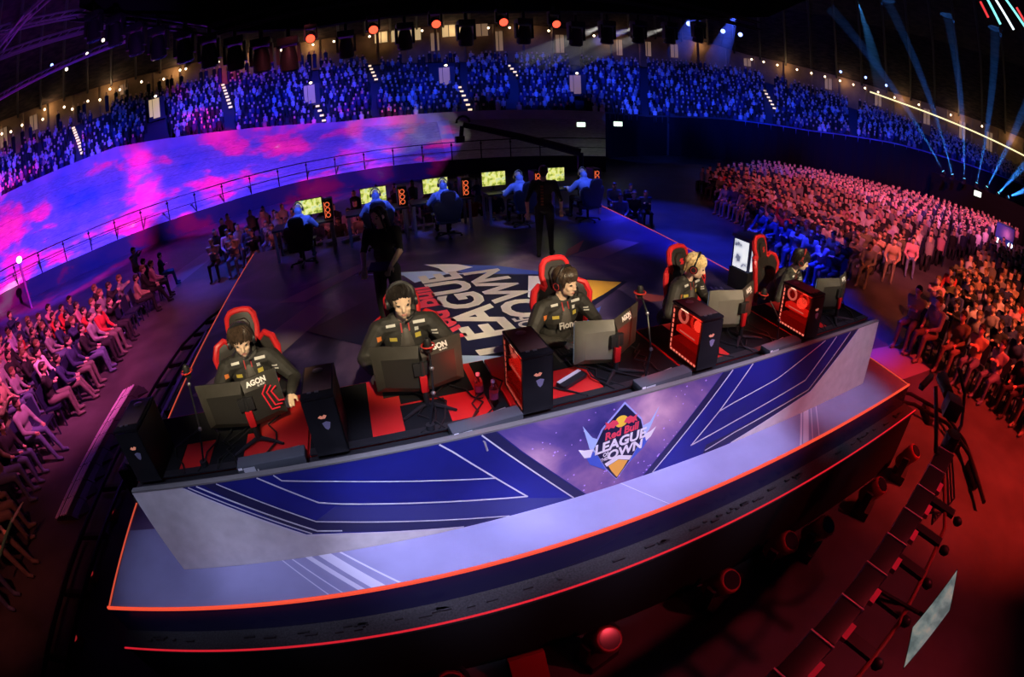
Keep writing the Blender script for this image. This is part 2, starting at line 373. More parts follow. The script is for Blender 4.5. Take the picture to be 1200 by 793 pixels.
def window(a, wdt, z0f, z1f, m, lab=None):
    d = d_bot(a)+DS+2.1; zb, zt = zel(el_st(a), d), zel(el_ct(a), d)
    z0, z1 = zb+(zt-zb)*z0f, zb+(zt-zb)*z1f; mb = MB(); R = Euler((0, 0, -math.radians(a))).to_matrix()
    mb.box(PT(a, d, (z0+z1)/2), (wdt, .12, z1-z0), 0, R)
    for q in (-.5, 0, .5): mb.box(PT(a, d-.08, (z0+z1)/2) + R @ V((q*wdt, 0, 0)), (.08, .1, z1-z0), 1, R)
    part('lit_window', mb, [m, M['barrier']], con, True, lab)
for a in (3.9, 5.8, 7.7): window(a, 1.5, .45, 1.05, mw)
for a in (11.6, 13.4, 15.3): window(a, 1.5, .55, 1.1, mw if a < 15 else mwd)
for a in (-42, -38, -26.5, 10, 17.2, 24.1, 30.7, 34, 37.1, 45.5, 55, 61, 67, 71.5, 75): window(a, 1.0, -.1, .75, mwd)
mb = MB()
for a in [-46+3.3*i for i in range(42)]:
    d = d_bot(a)+DS+1.0; mb.cyl(PT(a, d, zel(el_st(a), d)-1.5), PT(a, d, zel(el_ct(a), d)+.2), .16, n=8)
part('columns', mb, [M['conc']], con, True, kind='stuff')
mb = MB(); mb.ell((0, 0, 0), (.13, .13, .13), 8, 6); lme = mb.mesh('lamp', [mat('warm_lamp', (.3, .2, .1), .5, emit=(1, .75, .48), es=5)])
rnd = random.Random(5)
for i, a in enumerate([-46, -45, -42.2, -41, -39.5, -36.8, -36.5, -34, -33, -31, -29.5, -28.2, -27, -24.3, -21.6, -19.6, -18.9, -15, -14.3, -10.2, -7.6, -3.9, -1.5, -.2, 2.6, 8.6, 16.1, 18.5, 22.9, 28, 32.7, 46, 47.4, 49, 51.3, 53, 54.6, 56.4, 58, 59.4, 61, 63, 66, 70, 74]):
    d = d_bot(a)+DS+.6; o = link('lamp', lme, con, False)
    o.location = PT(a, d, zel(el_ct(a)-.25-rnd.random()*1.1*(a < -20), d)) - con.location
mb = MB(); mb.tube([PT(a, d_bot(a)+DS-.3, zel(el_st(a)+1.1, d_bot(a)+DS)) for a in [60+2*i for i in range(15)]], .09, 6)
part('light_strip', mb, [mat('cream_strip', (.3, .25, .1), .5, emit=(1, .85, .45), es=1.3)], con, True, 'cream light strip along the edge')
for a in (-44, -36, -28, -20, -12, -4, 4, 12, 20, 30, 40, 50, 57, 64, 71, 78):
    point(PT(a, d_bot(a)+DS+1.4, zel(el_ct(a), d_bot(a)+DS+1)-.2), (1, .62, .30), 34 if a > 0 else 50, .2)
# doorways halfway up the tiers
for a, q, lab in ((-22.7, 7, 'lit stair doorway in the stand above the pink end of the track'), (-4.4, 5, 'lit stair doorway beside a string of step lamps'), (11.1, 7, 'dim lit stair doorway above the finish line aisle'), (25.9, 5, 'dim stair doorway right of the finish line aisle')):
    d, z = tier(a, q); R = Euler((0, 0, -math.radians(a))).to_matrix(); t = thing('doorway', lab, 'doorway', PT(a, d, z))
    mb = MB(); mb.box(PT(a, d, z+1.0), (1.5, 1.6, 2.0), 0, R); part('portal', mb, [M['stand']], t, True, smooth=False)
    mb = MB(); mb.box(PT(a, d-.83, z+1.05), (.62, .06, 1.7), 0, R); mb.box(PT(a, d-.83, z+1.05)+R @ V((-.5, 0, .1)), (.3, .06, 1.5), 0, R)
    part('lit_opening', mb, [mw if a < -20 else mwd], t, True)
    mb = MB(); mb.ell(PT(a, d-.9, z+2.1), (.14, .1, .1), 8, 5); part('lamp', mb, [lme.materials[0]], t, True)

# ceiling
M['ceil'] = mat('dark_ceiling', (.05, .04, .045), .9, vary=.3, vscale=.3)
mb = MB(); mb.add([(-70, -16, 17), (90, -16, 17), (90, 75, 17), (-70, 75, 17)], [(3, 2, 1, 0)])
tag(part('ceiling', mb, [M['ceil']], None, smooth=False), kind='structure')
rows = [[PT(a, d_bot(a)+DS+2.3, zel(el_ct(a), d_bot(a)+DS+2.3)+.2), PT(a, d_bot(a)+4, 15.5), PT(a, 20, 17)] for a in AZ]
roofm = ramp_mat('brown_roof_boards', [(.35, (.015, .010, .012)), (.65, (.07, .045, .04))], 1.2, 4, .9, (1, 1, 6))
tag(part('ceiling_slope', loft(rows), [roofm], None, smooth=False), kind='structure')
mb = MB()
for i, a in enumerate(AZ[::2]):
    mb.tube([PT(a, d_bot(a)+DS+2.2, zel(el_ct(a), d_bot(a)+DS+2.2)), PT(a, d_bot(a)+4, 15.2), PT(a, 20, 16.6)], .14, 5)
tag(part('trim_roof_ribs', mb, [M['barrier']], None), kind='structure')
M['truss'] = mat('aluminium_truss', (.42, .40, .46), .4, .6)
TR = [((-13.5, 7.4), (-8.4, 14)), ((-12.7, 11.3), (-10.2, 9.9)), ((-15.6, 10), (-9.0, 15.6)), ((-17.8, 16.5), (-8.0, 18.5)), ((-13.2, 8.5), (-9.6, 6.0)), ((-16, 12), (-8.5, 9.5))]
tl = ['purple lit roof truss crossing the upper left corner', 'short diagonal roof brace at the left edge', 'purple roof truss sloping down to the dark lamps', 'long lower purple roof truss above the left stand', 'roof brace at the very corner of the hall', 'diagonal roof beam linking the purple trusses']
for (p, q), lb in zip(TR, tl):
    a, b = V((*p, 9)), V((*q, 9)); t = (b-a).normalized(); n = V((-t.y, t.x, 0))*.14; u = V((0, 0, .24))
    th = thing('roof_truss', lb, 'truss', a, 'roof trusses')
    for off in (n, -n, u):
        mb = MB(); mb.tube([a+off, b+off], .045, 6); part('chord', mb, [M['truss']], th, True)
    mb = MB(); L = (b-a).length; k = int(L/.4)
    for i in range(k):
        o1, o2 = (n, u) if i % 2 else (-n, u); mb.tube([a+t*L*i/k+o1, a+t*L*(i+1)/k+o2], .02, 4)
    part('lacing', mb, [M['truss']], th, True, kind='stuff')
spot((-4, 8, 3), (-11.5, 11, 9), (.35, .05, 1), 900, 80, .8, .2)

# ---------------------------------------------------------------- overhead rig: trusses with hanging heads
rig = thing('lighting_truss', 'black overhead lighting truss along the top of the view', 'truss', (2, 12, 6.3))
mb = MB()
def trussline(mb, a, b, h=.3):
    a, b = V(a), V(b); t = (b-a).normalized(); n = V((-t.y, t.x, 0))*h/2
    for z in (0, h):
        for s in (1, -1): mb.tube([a+n*s+V((0, 0, z)), b+n*s+V((0, 0, z))], .04, 6)
    L = (b-a).length; k = int(L/.5)
    for i in range(k): mb.tube([a+t*L*i/k+n*(1 if i % 2 else -1), a+t*L*(i+1)/k+n*(1 if i % 2 else -1)+V((0, 0, h if i % 2 else -0))], .02, 4)
trussline(mb, (-4.5, 12, 6.35), (14.5, 12, 6.75)); trussline(mb, (-4.5, 12, 6.35), (-10.0, 12.6, 9.0))
part('truss_frame', mb, [M['blackmetal']], rig, True)
mb = MB(); mb.prism([(-9.6, 11), (-9.6, 9.3), (-8.0, 8.15), (-3.9, 6.35), (-1.7, 5.95), (5, 6.05), (11.5, 6.6), (15.5, 7.6), (19, 9.6), (19, 11)], lambda u, v, d: V((u, 12.35+d, v)), .3); part('dark_mass', mb, [M['matte']], rig, True, 'added black sheet for the dark mass at the truss', smooth=False)  # black sheet added for the dark mass over the truss
# one hanging moving head: yoke base, arms, body, lens
def hanging_head(loc, tilt, lens, lab, scale=1.0, grp='hanging moving heads', yaw=0):
    t = thing('moving_head', lab, 'stage light', loc, grp)
    mb = MB(); mb.box((0, 0, .0), (.42, .34, .16)); mb.cyl((0, 0, .05), (0, 0, .3), .05, n=8); part('yoke_base', mb, [M['black']], t, bevel=.02)
    for s in (-1, 1):
        mb = MB(); mb.box((s*.21, 0, -.26), (.06, .16, .42)); part('yoke_arm', mb, [M['black']], t, smooth=False)
    R = Euler((tilt, 0, yaw)).to_matrix(); c = V((0, 0, -.36)); mb = MB()
    prof = [(-.26, .05), (-.24, .13), (-.05, .17), (.18, .19), (.24, .19), (.26, .165)]
    mb.tube([c + R @ V((0, 0, -h)) for h, r in prof], [r for h, r in prof], 14); part('head', mb, [M['black']], t)
    mb = MB(); mb.cyl(c + R @ V((0, 0, -.262)), c + R @ V((0, 0, -.275)), .155, n=14); part('lens', mb, [lens], t)
    t.scale = (scale,)*3; return t
lens_dark = mat('dark_lens', (.02, .02, .03), .1)
lens_red = mat('red_lens', (.3, .02, .01), .2, emit=(1, .07, .03), es=2.6)
for k, (x, z) in enumerate(((-1.5, 5.86), (.2, 5.86), (1.9, 5.88), (3.8, 5.9), (5.4, 5.9))):
    h = hanging_head((x, 11.6, z-.05), -1.05, lens_red, ['first','second','third','fourth','fifth'][k] + ' red glowing lamp from the left under the overhead truss', .8)
    spot((x, 11.2, z-.4), (x+.3, 6, 0), RED, 30, 20, .5)
names = ['first','second','third','fourth','fifth','sixth','seventh','eighth','ninth','tenth','eleventh','twelfth','thirteenth','fourteenth','fifteenth','sixteenth']
for k, (x, z) in enumerate(((-.55, 5.5), (1.1, 5.55), (2.85, 5.55), (4.6, 5.6), (6.3, 5.6), (7.4, 5.75), (8.6, 5.9), (9.9, 6.05), (11.2, 6.3))):
    hanging_head((x, 12, z), .2, lens_dark, names[k] + ' dark hanging lamp from the left along the straight truss', 1.15)
for k, (x, z) in enumerate(((-8.8, 8.6), (-7.9, 8.1), (-7.1, 7.5), (-6.3, 7.1), (-5.4, 6.7), (-4.6, 6.3), (-3.8, 6.0), (-3.0, 5.75), (-2.2, 5.6))):
    hanging_head((x, 12.2, z), .15, lens_dark, names[k] + ' dark hanging lamp from the upper left on the sloping truss', 1.45)

# haze beams: thin haze cones, each with its own lamp inside
hz = bpy.data.materials.new('haze'); hz.use_nodes = True; nt = hz.node_tree; nt.nodes.clear()
vo = nt.nodes.new('ShaderNodeOutputMaterial'); vs_ = nt.nodes.new('ShaderNodeVolumeScatter'); vs_.inputs['Density'].default_value = .05; vs_.inputs['Anisotropy'].default_value = .0
vs_.inputs['Color'].default_value = (1, 1, 1, 1)
nt.links.new(vs_.outputs[0], vo.inputs['Volume'])
def beam(a, b, r1, color, power, lab, fixture=True, grp='light beams'):
    a, b = V(a), V(b); d = (b-a).normalized(); L = (b-a).length
    mb = MB(); mb.tube([a+d*.06, b], [max(.07, r1*.22), r1], 16)
    o = solo('light_beam', mb, [hz], lab, 'light beam', grp); o['kind'] = 'stuff'
    ang = math.degrees(2*math.atan(r1/L)); spot(a+d*.02, b, color, power, max(ang*1.5, 1.2), .3, .03)
    return o
CYAN = (.06, .36, 1)
bs = [((27.6, 8.6, 2.4), (23.6, 14.5, 10.5)), ((27.8, 8.0, 2.4), (25.0, 11.4, 12)), ((28, 7.2, 2.4), (27, 8.0, 12.5)), ((28.3, 6.4, 2.4), (28.2, 4.9, 12)), ((28.5, 5.7, 2.4), (28.6, 2.4, 9.5)), ((28.7, 4.9, 2.3), (28.9, 1.4, 6.8)), ((28.8, 4.2, 2.3), (29, .8, 4.6))]
scl = lambda p, q: tuple(V((CX, CY, CZ)) + (V(p)-V((CX, CY, CZ)))*q)
for k, (a, b) in enumerate(bs):
    a, b = scl(a, 1.5), scl(b, 1.5)
    t = thing('beam_light', names[k] + ' beam lamp from the left throwing a blue ray up on the far right', 'stage light', V(a)-V((0, 0, .0)), 'fan of beam lamps')
    mb = MB(); mb.box((0, 0, -.42), (.4, .35, .2)); part('base', mb, [M['black']], t)
    dv = (V(b)-V(a)).normalized(); mb = MB(); mb.tube([-dv*.35, -dv*.05], [.12, .16], 12); part('head', mb, [M['black']], t)
    mb = MB(); mb.cyl(-dv*.05, -dv*.03, .12, n=12); part('lens', mb, [mat('blue_lens', (.1, .2, .3), .2, emit=(.15, .6, 1), es=2)], t)
    beam(a, b, .55, (.04, .26, 1), 26000, names[k] + ' blue beam of the fan rising on the far right')
mb = MB(); mb.box((43.2, 10.4, .35), (1.0, 11, 2.9), 0, (0, 0, -.18)); solo('equipment_riser', mb, [M['matte']], 'black riser carrying the fan of beam lamps behind the crowd', 'riser')
for k, (a, b) in enumerate((((7.9, 12.9, 5.9), (6.6, 18, 5.0)), ((9.2, 12.9, 6.0), (7.9, 19, 5.0)), ((10.6, 12.9, 6.2), (9.3, 19, 5.0)))):
    beam(a, b, .42, (.9, .85, .8), 3000, ['palest', 'middle', 'rightmost'][k] + ' grey smoky beam slanting under the overhead truss')
for k, (a, b) in enumerate((((13.2, 14, 7.9), (15.6, 19, 6.0)), ((14.6, 13.4, 7.7), (17.4, 18, 5.9)))):
    beam(a, b, .7, (.05, .1, 1), 6000, ['wide', 'faint'][k] + ' blue beam falling from the truss onto the right stand')
beam((19.5, 10, 9.6), (30, 14.5, 6.0), .6, CYAN, 4200, 'long blue beam slanting down from the roof at the right')
mb = MB()
tubes = thing('tube_lights', 'cyan white and red light tubes fanned in the upper right corner', 'stage light', (22, 4, 10))
for k, (x0, y0, x1, y1, c) in enumerate(((1124, -6, 1124, 8, 'c'), (1145, 8, 1152, 24, 'r'), (1152, -2, 1166, 28, 'c'), (1163, -2, 1182, 30, 'w'), (1178, -2, 1199, 26, 'c'), (1190, 4, 1206, 32, 'r'))):
    P = [V(((x_-1165)*.045, 0, -(y_-14)*.045)) for x_, y_ in ((x0, y0), (x1, y1))]
    az = 79; base = PT(77, 24, CZ+24*math.tan(math.radians(18.6))); rv = V((math.cos(math.radians(az)), -math.sin(math.radians(az)), 0))
    W = [base + rv*p.x + V((0, 0, p.z)) for p in P]; mb = MB(); mb.tube(W, .07, 6)
    part('light_tube', mb, [{'c': mat('cyan_tube', (.1, .3, .3), .4, emit=(.25, .95, .9), es=1.3), 'w': mat('white_tube', (.4, .4, .4), .4, emit=(.8, .95, 1), es=1.4), 'r': mat('red_tube', (.3, .02, .02), .4, emit=(1, .05, .06), es=.9)}[c]], tubes, True)
mbl = MB(); mbl.ell((0, 0, 0), (.13, .13, .13), 8, 5)
for k, (az, el, d, c, lab) in enumerate(((-35.5, 15.6, 36, 'b', 'blue spotlight low in the roof at the left'), (-27, 17.5, 30, 'b', 'bright blue spotlight in the roof above the left stand'), (-31, 15.6, 36, 'w', 'small white spotlight in the roof between the blue ones'), (-33.6, 14.6, 36, 'w', 'warm white roof spotlight nearest the left stand'), (-29, 16.6, 34, 'w', 'warm white roof spotlight next to the bright blue one'),
        (38.9, 11.1, 24, 'b', 'blue white lamp at the end of the straight truss'), (42.8, 10.5, 26, 'b', 'second blue lamp beyond the truss end'), (44.8, 10.3, 28, 'b', 'third dim blue lamp beyond the truss end'), (56.5, 7.6, 46, 'b', 'blue lamp high over the right stand'), (59.5, 7.5, 46, 'b', 'next blue lamp over the right stand'), (62, 7.1, 46, 'b', 'last blue lamp over the right stand'))):
    o = solo('roof_spotlight', mbl, [mat('blue_bulb', (.1, .1, .4), .4, emit=(.25, .35, 1), es=4) if c == 'b' else mat('white_bulb', (.4, .35, .3), .4, emit=(1, .85, .65), es=3)], lab, 'spotlight', 'roof spotlights')
    o.location = PT(az, d, CZ + d*math.tan(math.radians(el)))

# ---------------------------------------------------------------- stage
XL, XR, SD = -3.257, 5.243, 10.2
xl = lambda y: XL - .021*y
xr = lambda y: XR + .077*y
stg = thing('stage', 'raised black stage with violet printed floor and orange lit edges', 'stage', (1, 5, FZ))
mb = MB(); mb.add([(xl(0), 0, 0), (xr(0), 0, 0), (xr(SD), SD, 0), (xl(SD), SD, 0), (xl(0), 0, -.12), (xr(0), 0, -.12), (xr(SD), SD, -.12), (xl(SD), SD, -.12)],
    [(0, 1, 2, 3), (7, 6, 5, 4), (1, 5, 6, 2), (3, 7, 4, 0), (2, 6, 7, 3)]); part('deck', mb, [M['deck']], stg, True, smooth=False)
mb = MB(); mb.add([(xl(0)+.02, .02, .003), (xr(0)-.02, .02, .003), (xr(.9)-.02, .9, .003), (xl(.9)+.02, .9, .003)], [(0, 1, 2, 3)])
lipo = part('lip_wash', mb, [M['lip']], stg, True, 'floor strip in lavender wash light before the desk front', smooth=False)
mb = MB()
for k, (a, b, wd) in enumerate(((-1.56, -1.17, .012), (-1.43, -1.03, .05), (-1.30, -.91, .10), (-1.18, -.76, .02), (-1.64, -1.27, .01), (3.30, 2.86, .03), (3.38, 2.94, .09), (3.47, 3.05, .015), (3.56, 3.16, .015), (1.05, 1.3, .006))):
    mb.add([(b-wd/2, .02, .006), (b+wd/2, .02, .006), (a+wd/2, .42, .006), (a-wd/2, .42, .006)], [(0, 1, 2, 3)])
part('beam_streak', mb, [mat('white_beam', (.62, .62, .75), .4)], stg, True, 'white beam streaks painted on the lavender strip', smooth=False, kind='stuff')  # light beam patches painted as flat streaks on the floor
mb = MB(); mb.box(((XL+XR)/2, -.0, -.16), (XR-XL, .02, .30)); part('front_fascia', mb, [M['fascia']], stg, True, smooth=False)
mb = MB()
for s, x in ((-1, xl), (1, xr)):
    mb.add([(x(0), 0, -.0), (x(SD), SD, -.0), (x(SD), SD, FZ), (x(0), 0, FZ)], [(0, 1, 2, 3)])
mb.add([(xl(SD), SD, 0), (xr(SD), SD, 0), (xr(SD), SD, FZ), (xl(SD), SD, FZ)], [(0, 1, 2, 3)])
part('side_fascia', mb, [M['fascia']], stg, True, smooth=False)
mb = MB(); mb.box((1.03, -.105, -.315), (8.62, .21, .03)); part('ledge', mb, [M['gravel']], stg, True, 'narrow gritty black ledge below the front edge', smooth=False)
mb = MB(); mb.box((1.03, -.19, -.75), (8.5, .02, .86)); part('skirt', mb, [M['matte']], stg, True, smooth=False)
mb = MB(); mb.box(((XL+XR)/2, .0, .004), (XR-XL+.03, .020, .024)); part('light_strip', mb, [M['led_red']], stg, True, 'orange light strip along the front edge', smooth=False)
for x in (xl, xr):
    mb = MB(); mb.tube([(x(.01), .01, .004), (x(SD), SD, .004)], .009, 4); part('light_strip', mb, [mat('dim_orange_led', (.2, .02, .01), .4, emit=(1, .12, .06), es=.55)], stg, True, 'orange light strip along a side edge', smooth=False)
mb = MB(); mb.tube([(-3.27, -.20, -.30), (5.36, -.20, -.30)], .010, 6); part('light_strip', mb, [M['led_red2']], stg, True, 'crimson light strip on the lower ledge')
rnd = random.Random(3); mb = MB()
for i in range(60):
    x = -3.1+rnd.random()*8.3; mb.box((x, -.07-.05*rnd.random(), -.29), (.03+.08*rnd.random(), .02, .02))
part('ledge_debris', mb, [M['black']], stg, True, kind='stuff')

# emblem (used on the desk front and, larger, on the stage floor): u to the right, v up, metres on the desk front
WT = M['white']
def emblem(P, mtx, k, par, text_mat, lift, bulls=True):
    """P(u, v, w): 3-D point; mtx(u, v, w): frame for lettering; k scale"""
    def poly(name, pts, m, w, label=None):
        mb = MB(); mb.prism(pts, lambda u, v, d: P(u, v, w*lift+d), lift*.8); return part(name, mb, [m], par, True, label, smooth=False)
    poly('wing_print', [(-.31, .25), (-.235, .13), (-.19, .10), (-.18, .02), (-.2, -.02), (-.25, .03)], M['skyblue'], 0)
    poly('wing_print', [(-.33, .02), (-.25, .0), (-.2, -.02), (-.10, -.22), (-.24, -.12), (-.28, -.03)], M['midblue'], 0)
    poly('wing_print', [(-.34, .05), (-.29, .03), (-.22, .02), (-.24, -.05), (-.29, -.04)], WT, 1)
    poly('wing_print', [(.33, .24), (.26, .12), (.19, .10), (.18, .02), (.2, -.02), (.26, .05)], M['skyblue'], 0)
    poly('wing_print', [(.31, .03), (.25, .0), (.2, -.02), (.10, -.22), (.22, -.11), (.27, -.03)], M['midblue'], 0)
    poly('wing_print', [(.32, .06), (.27, .03), (.22, .02), (.24, -.05), (.28, -.02)], WT, 1)
    poly('diamond_print', [(.02, .345), (.17, .17), (.215, .02), (.10, -.20), (0, -.34), (-.10, -.20), (-.215, .02), (-.15, .17)], mat('emblem_navy', (.010, .012, .045), .4), 2)
    poly('crest_print', [(-.12, -.15), (0, -.105), (.12, -.15), (.10, -.185), (0, -.145), (-.10, -.185)], WT, 3)
    poly('gem_print', [(-.085, -.185), (0, -.15), (.085, -.185), (.05, -.25), (0, -.325), (-.05, -.25)], M['gold'], 3)
    if bulls:
        poly('sun_print', [(.055*math.cos(a*PI/8), .205+.05*math.sin(a*PI/8)) for a in range(16)], M['yellow'], 3)
        bull = [(-.02, .19), (-.04, .225), (-.075, .235), (-.10, .215), (-.135, .235), (-.125, .20), (-.14, .17), (-.115, .18), (-.105, .16), (-.09, .175), (-.06, .165), (-.05, .18)]
        poly('bull_print', bull, M['pink'], 4); poly('bull_print', [(-u, v) for u, v in bull][::-1], M['pink'], 4)
    def txt(name, body, size, u, v, m, sx=1.0, bold=.02, rot=5):
        Mx = mtx(u, v, 4*lift, rot)
        o = lettering(name, body, size*k, Mx, m, par, bold*size*k, .12, lift*.4, sx=sx)
        return o
    txt('brand_lettering', 'Red Bull', .092, .01, .112 if bulls else .094, M['pink'], .92, .035)
    txt('title_lettering', 'LEAGUE', .122, .005, .018, text_mat, 1.0, .035)
    txt('title_lettering', 'OWN', .116, .05, -.076, text_mat, 1.0, .035)
    txt('title_lettering', 'OF', .048, -.115, -.062, text_mat, .8, .02); txt('title_lettering', 'THEIR', .042, -.118, -.104, text_mat, .75, .02)

# desk front panel: vertical, slightly leaning board
pnl = thing('printed_panel', 'long blue and white printed board across the front of the stage with a central emblem', 'panel', (1.02, .42, 0))
pn = lambda u, z, w: V((u, .397+.05*z - w, z))
mb = MB(); mb.prism([(-2.51, .004), (4.56, .004), (4.585, .80), (-2.56, .80)], lambda u, z, d: pn(u, z, -d), .035); part('board', mb, [M['navy']], pnl, True, smooth=False)
mb = MB(); mb.prism([(-2.56, .798), (4.585, .798), (4.585, .812), (-2.56, .812)], lambda u, z, d: pn(u, z, .004-d), .045); part('top_edge', mb, [mat('grey_edge', (.16, .16, .15), .5)], pnl, True, 'grey top edge', smooth=False)
def pp(name, pts, m, lay, label=None):
    mb = MB(); mb.prism(pts, lambda u, z, d: pn(u, z, lay*.0012+d), .001); return part(name, mb, [m], pnl, True, label, smooth=False)
pp('marble_print', [(-2.56, .797), (-2.10, .797), (-1.34, .235), (-1.09, .195), (-.22, .006), (-2.51, .006)], M['marble'], 1, 'pale marbled end of the board')
pp('marble_print', [(4.11, .797), (3.35, .235), (2.22, .006), (4.56, .006), (4.583, .797)], M['marble'], 1, 'pale marbled end of the board')
pp('band_print', [(-1.93, .797), (-1.82, .797), (-1.23, .355), (-1.06, .315), (.13, .006), (-.2, .006), (-1.09, .21), (-1.34, .25)], M['navy_dark'], 1)
pp('band_print', [(-1.06, .45), (.24, .155), (.66, .006), (.13, .006), (-1.06, .30), (-1.23, .35)], mat('dusk_navy', (.03, .035, .17), .5), 1)
pp('band_print', [(1.92, .10), (2.25, .14), (3.29, .29), (3.91, .797), (4.06, .797), (3.33, .25), (2.25, .025), (2.1, .006), (1.9, .006)], M['navy_dark'], 1)
pp('nebula_print', [(.10, .797), (.26, .59), (.76, .006), (1.27, .006), (1.97, .797)], M['nebula'], 1, 'violet star cloud behind the emblem')
pp('band_print', [(-.01, .797), (.09, .797), (.25, .59), (.75, .006), (.65, .006), (.13, .63)], M['navy_dark'], 2)
pp('band_print', [(1.98, .797), (2.07, .797), (1.37, .006), (1.28, .006)], M['navy_dark'], 2)
def stripe(pts, wd=.012, m=None, lay=3):
    mb = MB(); Q = [V((a, 0, b)) for a, b in pts]
    for a, b in zip(Q[:-1], Q[1:]):
        t = (b-a).normalized(); n = V((-t.z, 0, t.x))*wd/2; e = t*wd*.4
        mb.prism([((a-e+n).x, (a-e+n).z), ((a-e-n).x, (a-e-n).z), ((b+e-n).x, (b+e-n).z), ((b+e+n).x, (b+e+n).z)], lambda u, z, d: pn(u, z, lay*.0012+d), .001)
    part('stripe_print', mb, [m or M['line']], pnl, True, smooth=False)
for pts, wd in (([(-2.10, .79), (-1.34, .225), (-1.09, .19), (-.22, .012)], .014), ([(-2.05, .79), (-1.30, .24)], .010), ([(-1.98, .79), (-1.25, .255), (-1.08, .22)], .012),
        ([(-1.82, .79), (-1.23, .345), (-1.06, .305), (.13, .01)], .009), ([(-1.51, .79), (-1.16, .51), (-1.01, .465), (.28, .16), (-.21, .72), (-.28, .79)], .011),
        ([(-1.39, .79), (-1.35, .74), (-.96, .655), (.06, .41)], .009), ([(0, .79), (.13, .63), (.65, .012)], .010), ([(2.08, .79), (1.37, .012)], .010),
        ([(2.32, .79), (2.0, .42), (1.74, .16), (2.22, .25), (3.19, .41), (3.62, .79)], .011), ([(2.0, .42), (2.17, .46), (2.71, .55), (3.41, .79)], .009), ([(1.92, .04), (2.25, .12), (3.29, .275), (3.91, .79)], .010), ([(4.09, .79), (3.34, .24), (2.24, .012)], .012)):
    stripe(pts, wd)
rnd = random.Random(11); mb = MB()
for i in range(70):
    z = .03+rnd.random()*.74; u = .12+(.8-z)*.8+rnd.random()*(1.0+.85*z-(.0)); u = min(max(u, .12+.83*(.8-z)), 1.25+.86*z); s = .004+.006*rnd.random()
    mb.prism([(u-s, z), (u, z-s), (u+s, z), (u, z+s)], lambda a, b, d: pn(a, b, .003+d), .001)
part('star_print', mb, [mat('star_violet', (.55, .35, .85), .5)], pnl, True, kind='stuff', smooth=False)
def pmtx(u, v, w, rot):
    a = math.radians(rot); p = pn(1.02+u, .42+v, .004+w); return frame(p, (math.cos(a), 0, math.sin(a)), (-math.sin(a), .05, math.cos(a)))
halo = mat('emblem_halo', (.36, .40, .75), .5)
mb = MB(); mb.prism([(1.02+u*1.06, .42+v*1.05) for u, v in [(.02, .345), (.17, .17), (.215, .02), (.10, -.20), (0, -.34), (-.10, -.20), (-.215, .02), (-.15, .17)]], lambda u, z, d: pn(u, z, .0026+d), .001)
part('halo_print', mb, [halo], pnl, True, smooth=False)
emblem(lambda u, v, w: pn(1.02+u, .42+v, .004+w), pmtx, 1.0, pnl, WT, .0016)

# the same emblem printed on the stage floor, reading away from the camera
KF = 7.3
fl = thing('floor_emblem', 'large emblem with pale block letters printed on the stage floor behind the players', 'floor print', (.9, 4.35, .004))
fp = lambda u, v, w: V((.95 - v*KF, 4.35 + u*KF, .004+w))
def fmtx(u, v, w, rot):
    a = math.radians(rot); return frame(fp(u, v, w), (-math.sin(a), math.cos(a), 0), (-math.cos(a), -math.sin(a), 0))
emblem(fp, fmtx, KF, fl, mat('cream_floor_print', (.62, .58, .52), .4), .002, False)
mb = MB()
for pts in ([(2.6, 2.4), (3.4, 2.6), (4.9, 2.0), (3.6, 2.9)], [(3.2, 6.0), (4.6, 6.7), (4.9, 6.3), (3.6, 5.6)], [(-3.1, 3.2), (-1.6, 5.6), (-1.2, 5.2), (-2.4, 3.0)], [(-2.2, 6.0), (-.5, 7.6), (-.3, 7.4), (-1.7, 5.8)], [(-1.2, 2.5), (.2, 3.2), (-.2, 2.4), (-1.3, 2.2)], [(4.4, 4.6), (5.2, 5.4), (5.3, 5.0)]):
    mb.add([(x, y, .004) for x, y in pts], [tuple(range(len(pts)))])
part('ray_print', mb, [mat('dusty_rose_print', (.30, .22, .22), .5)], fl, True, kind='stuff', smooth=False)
mb = MB()
for pts in ([(3.0, 5.9), (3.4, 6.15), (3.9, 6.9), (3.3, 6.4)], [(2.9, 3.2), (3.3, 3.9), (3.9, 3.4), (3.2, 3.5)]):
    mb.add([(x, y, .007) for x, y in pts], [tuple(range(len(pts)))])
part('flame_print', mb, [mat('brick_red_print', (.45, .09, .09), .5)], fl, True, kind='stuff', smooth=False)
for k, (x, y, s) in enumerate(((4.55, 3.1, .5),)):
    lettering('corner_lettering', 'LEAGUE', .3, frame((x, y, .006), (.35, 1, 0), (-1, .35, 0)), mat('lilac_print', (.4, .36, .5), .5), fl, .006, .1, .001)

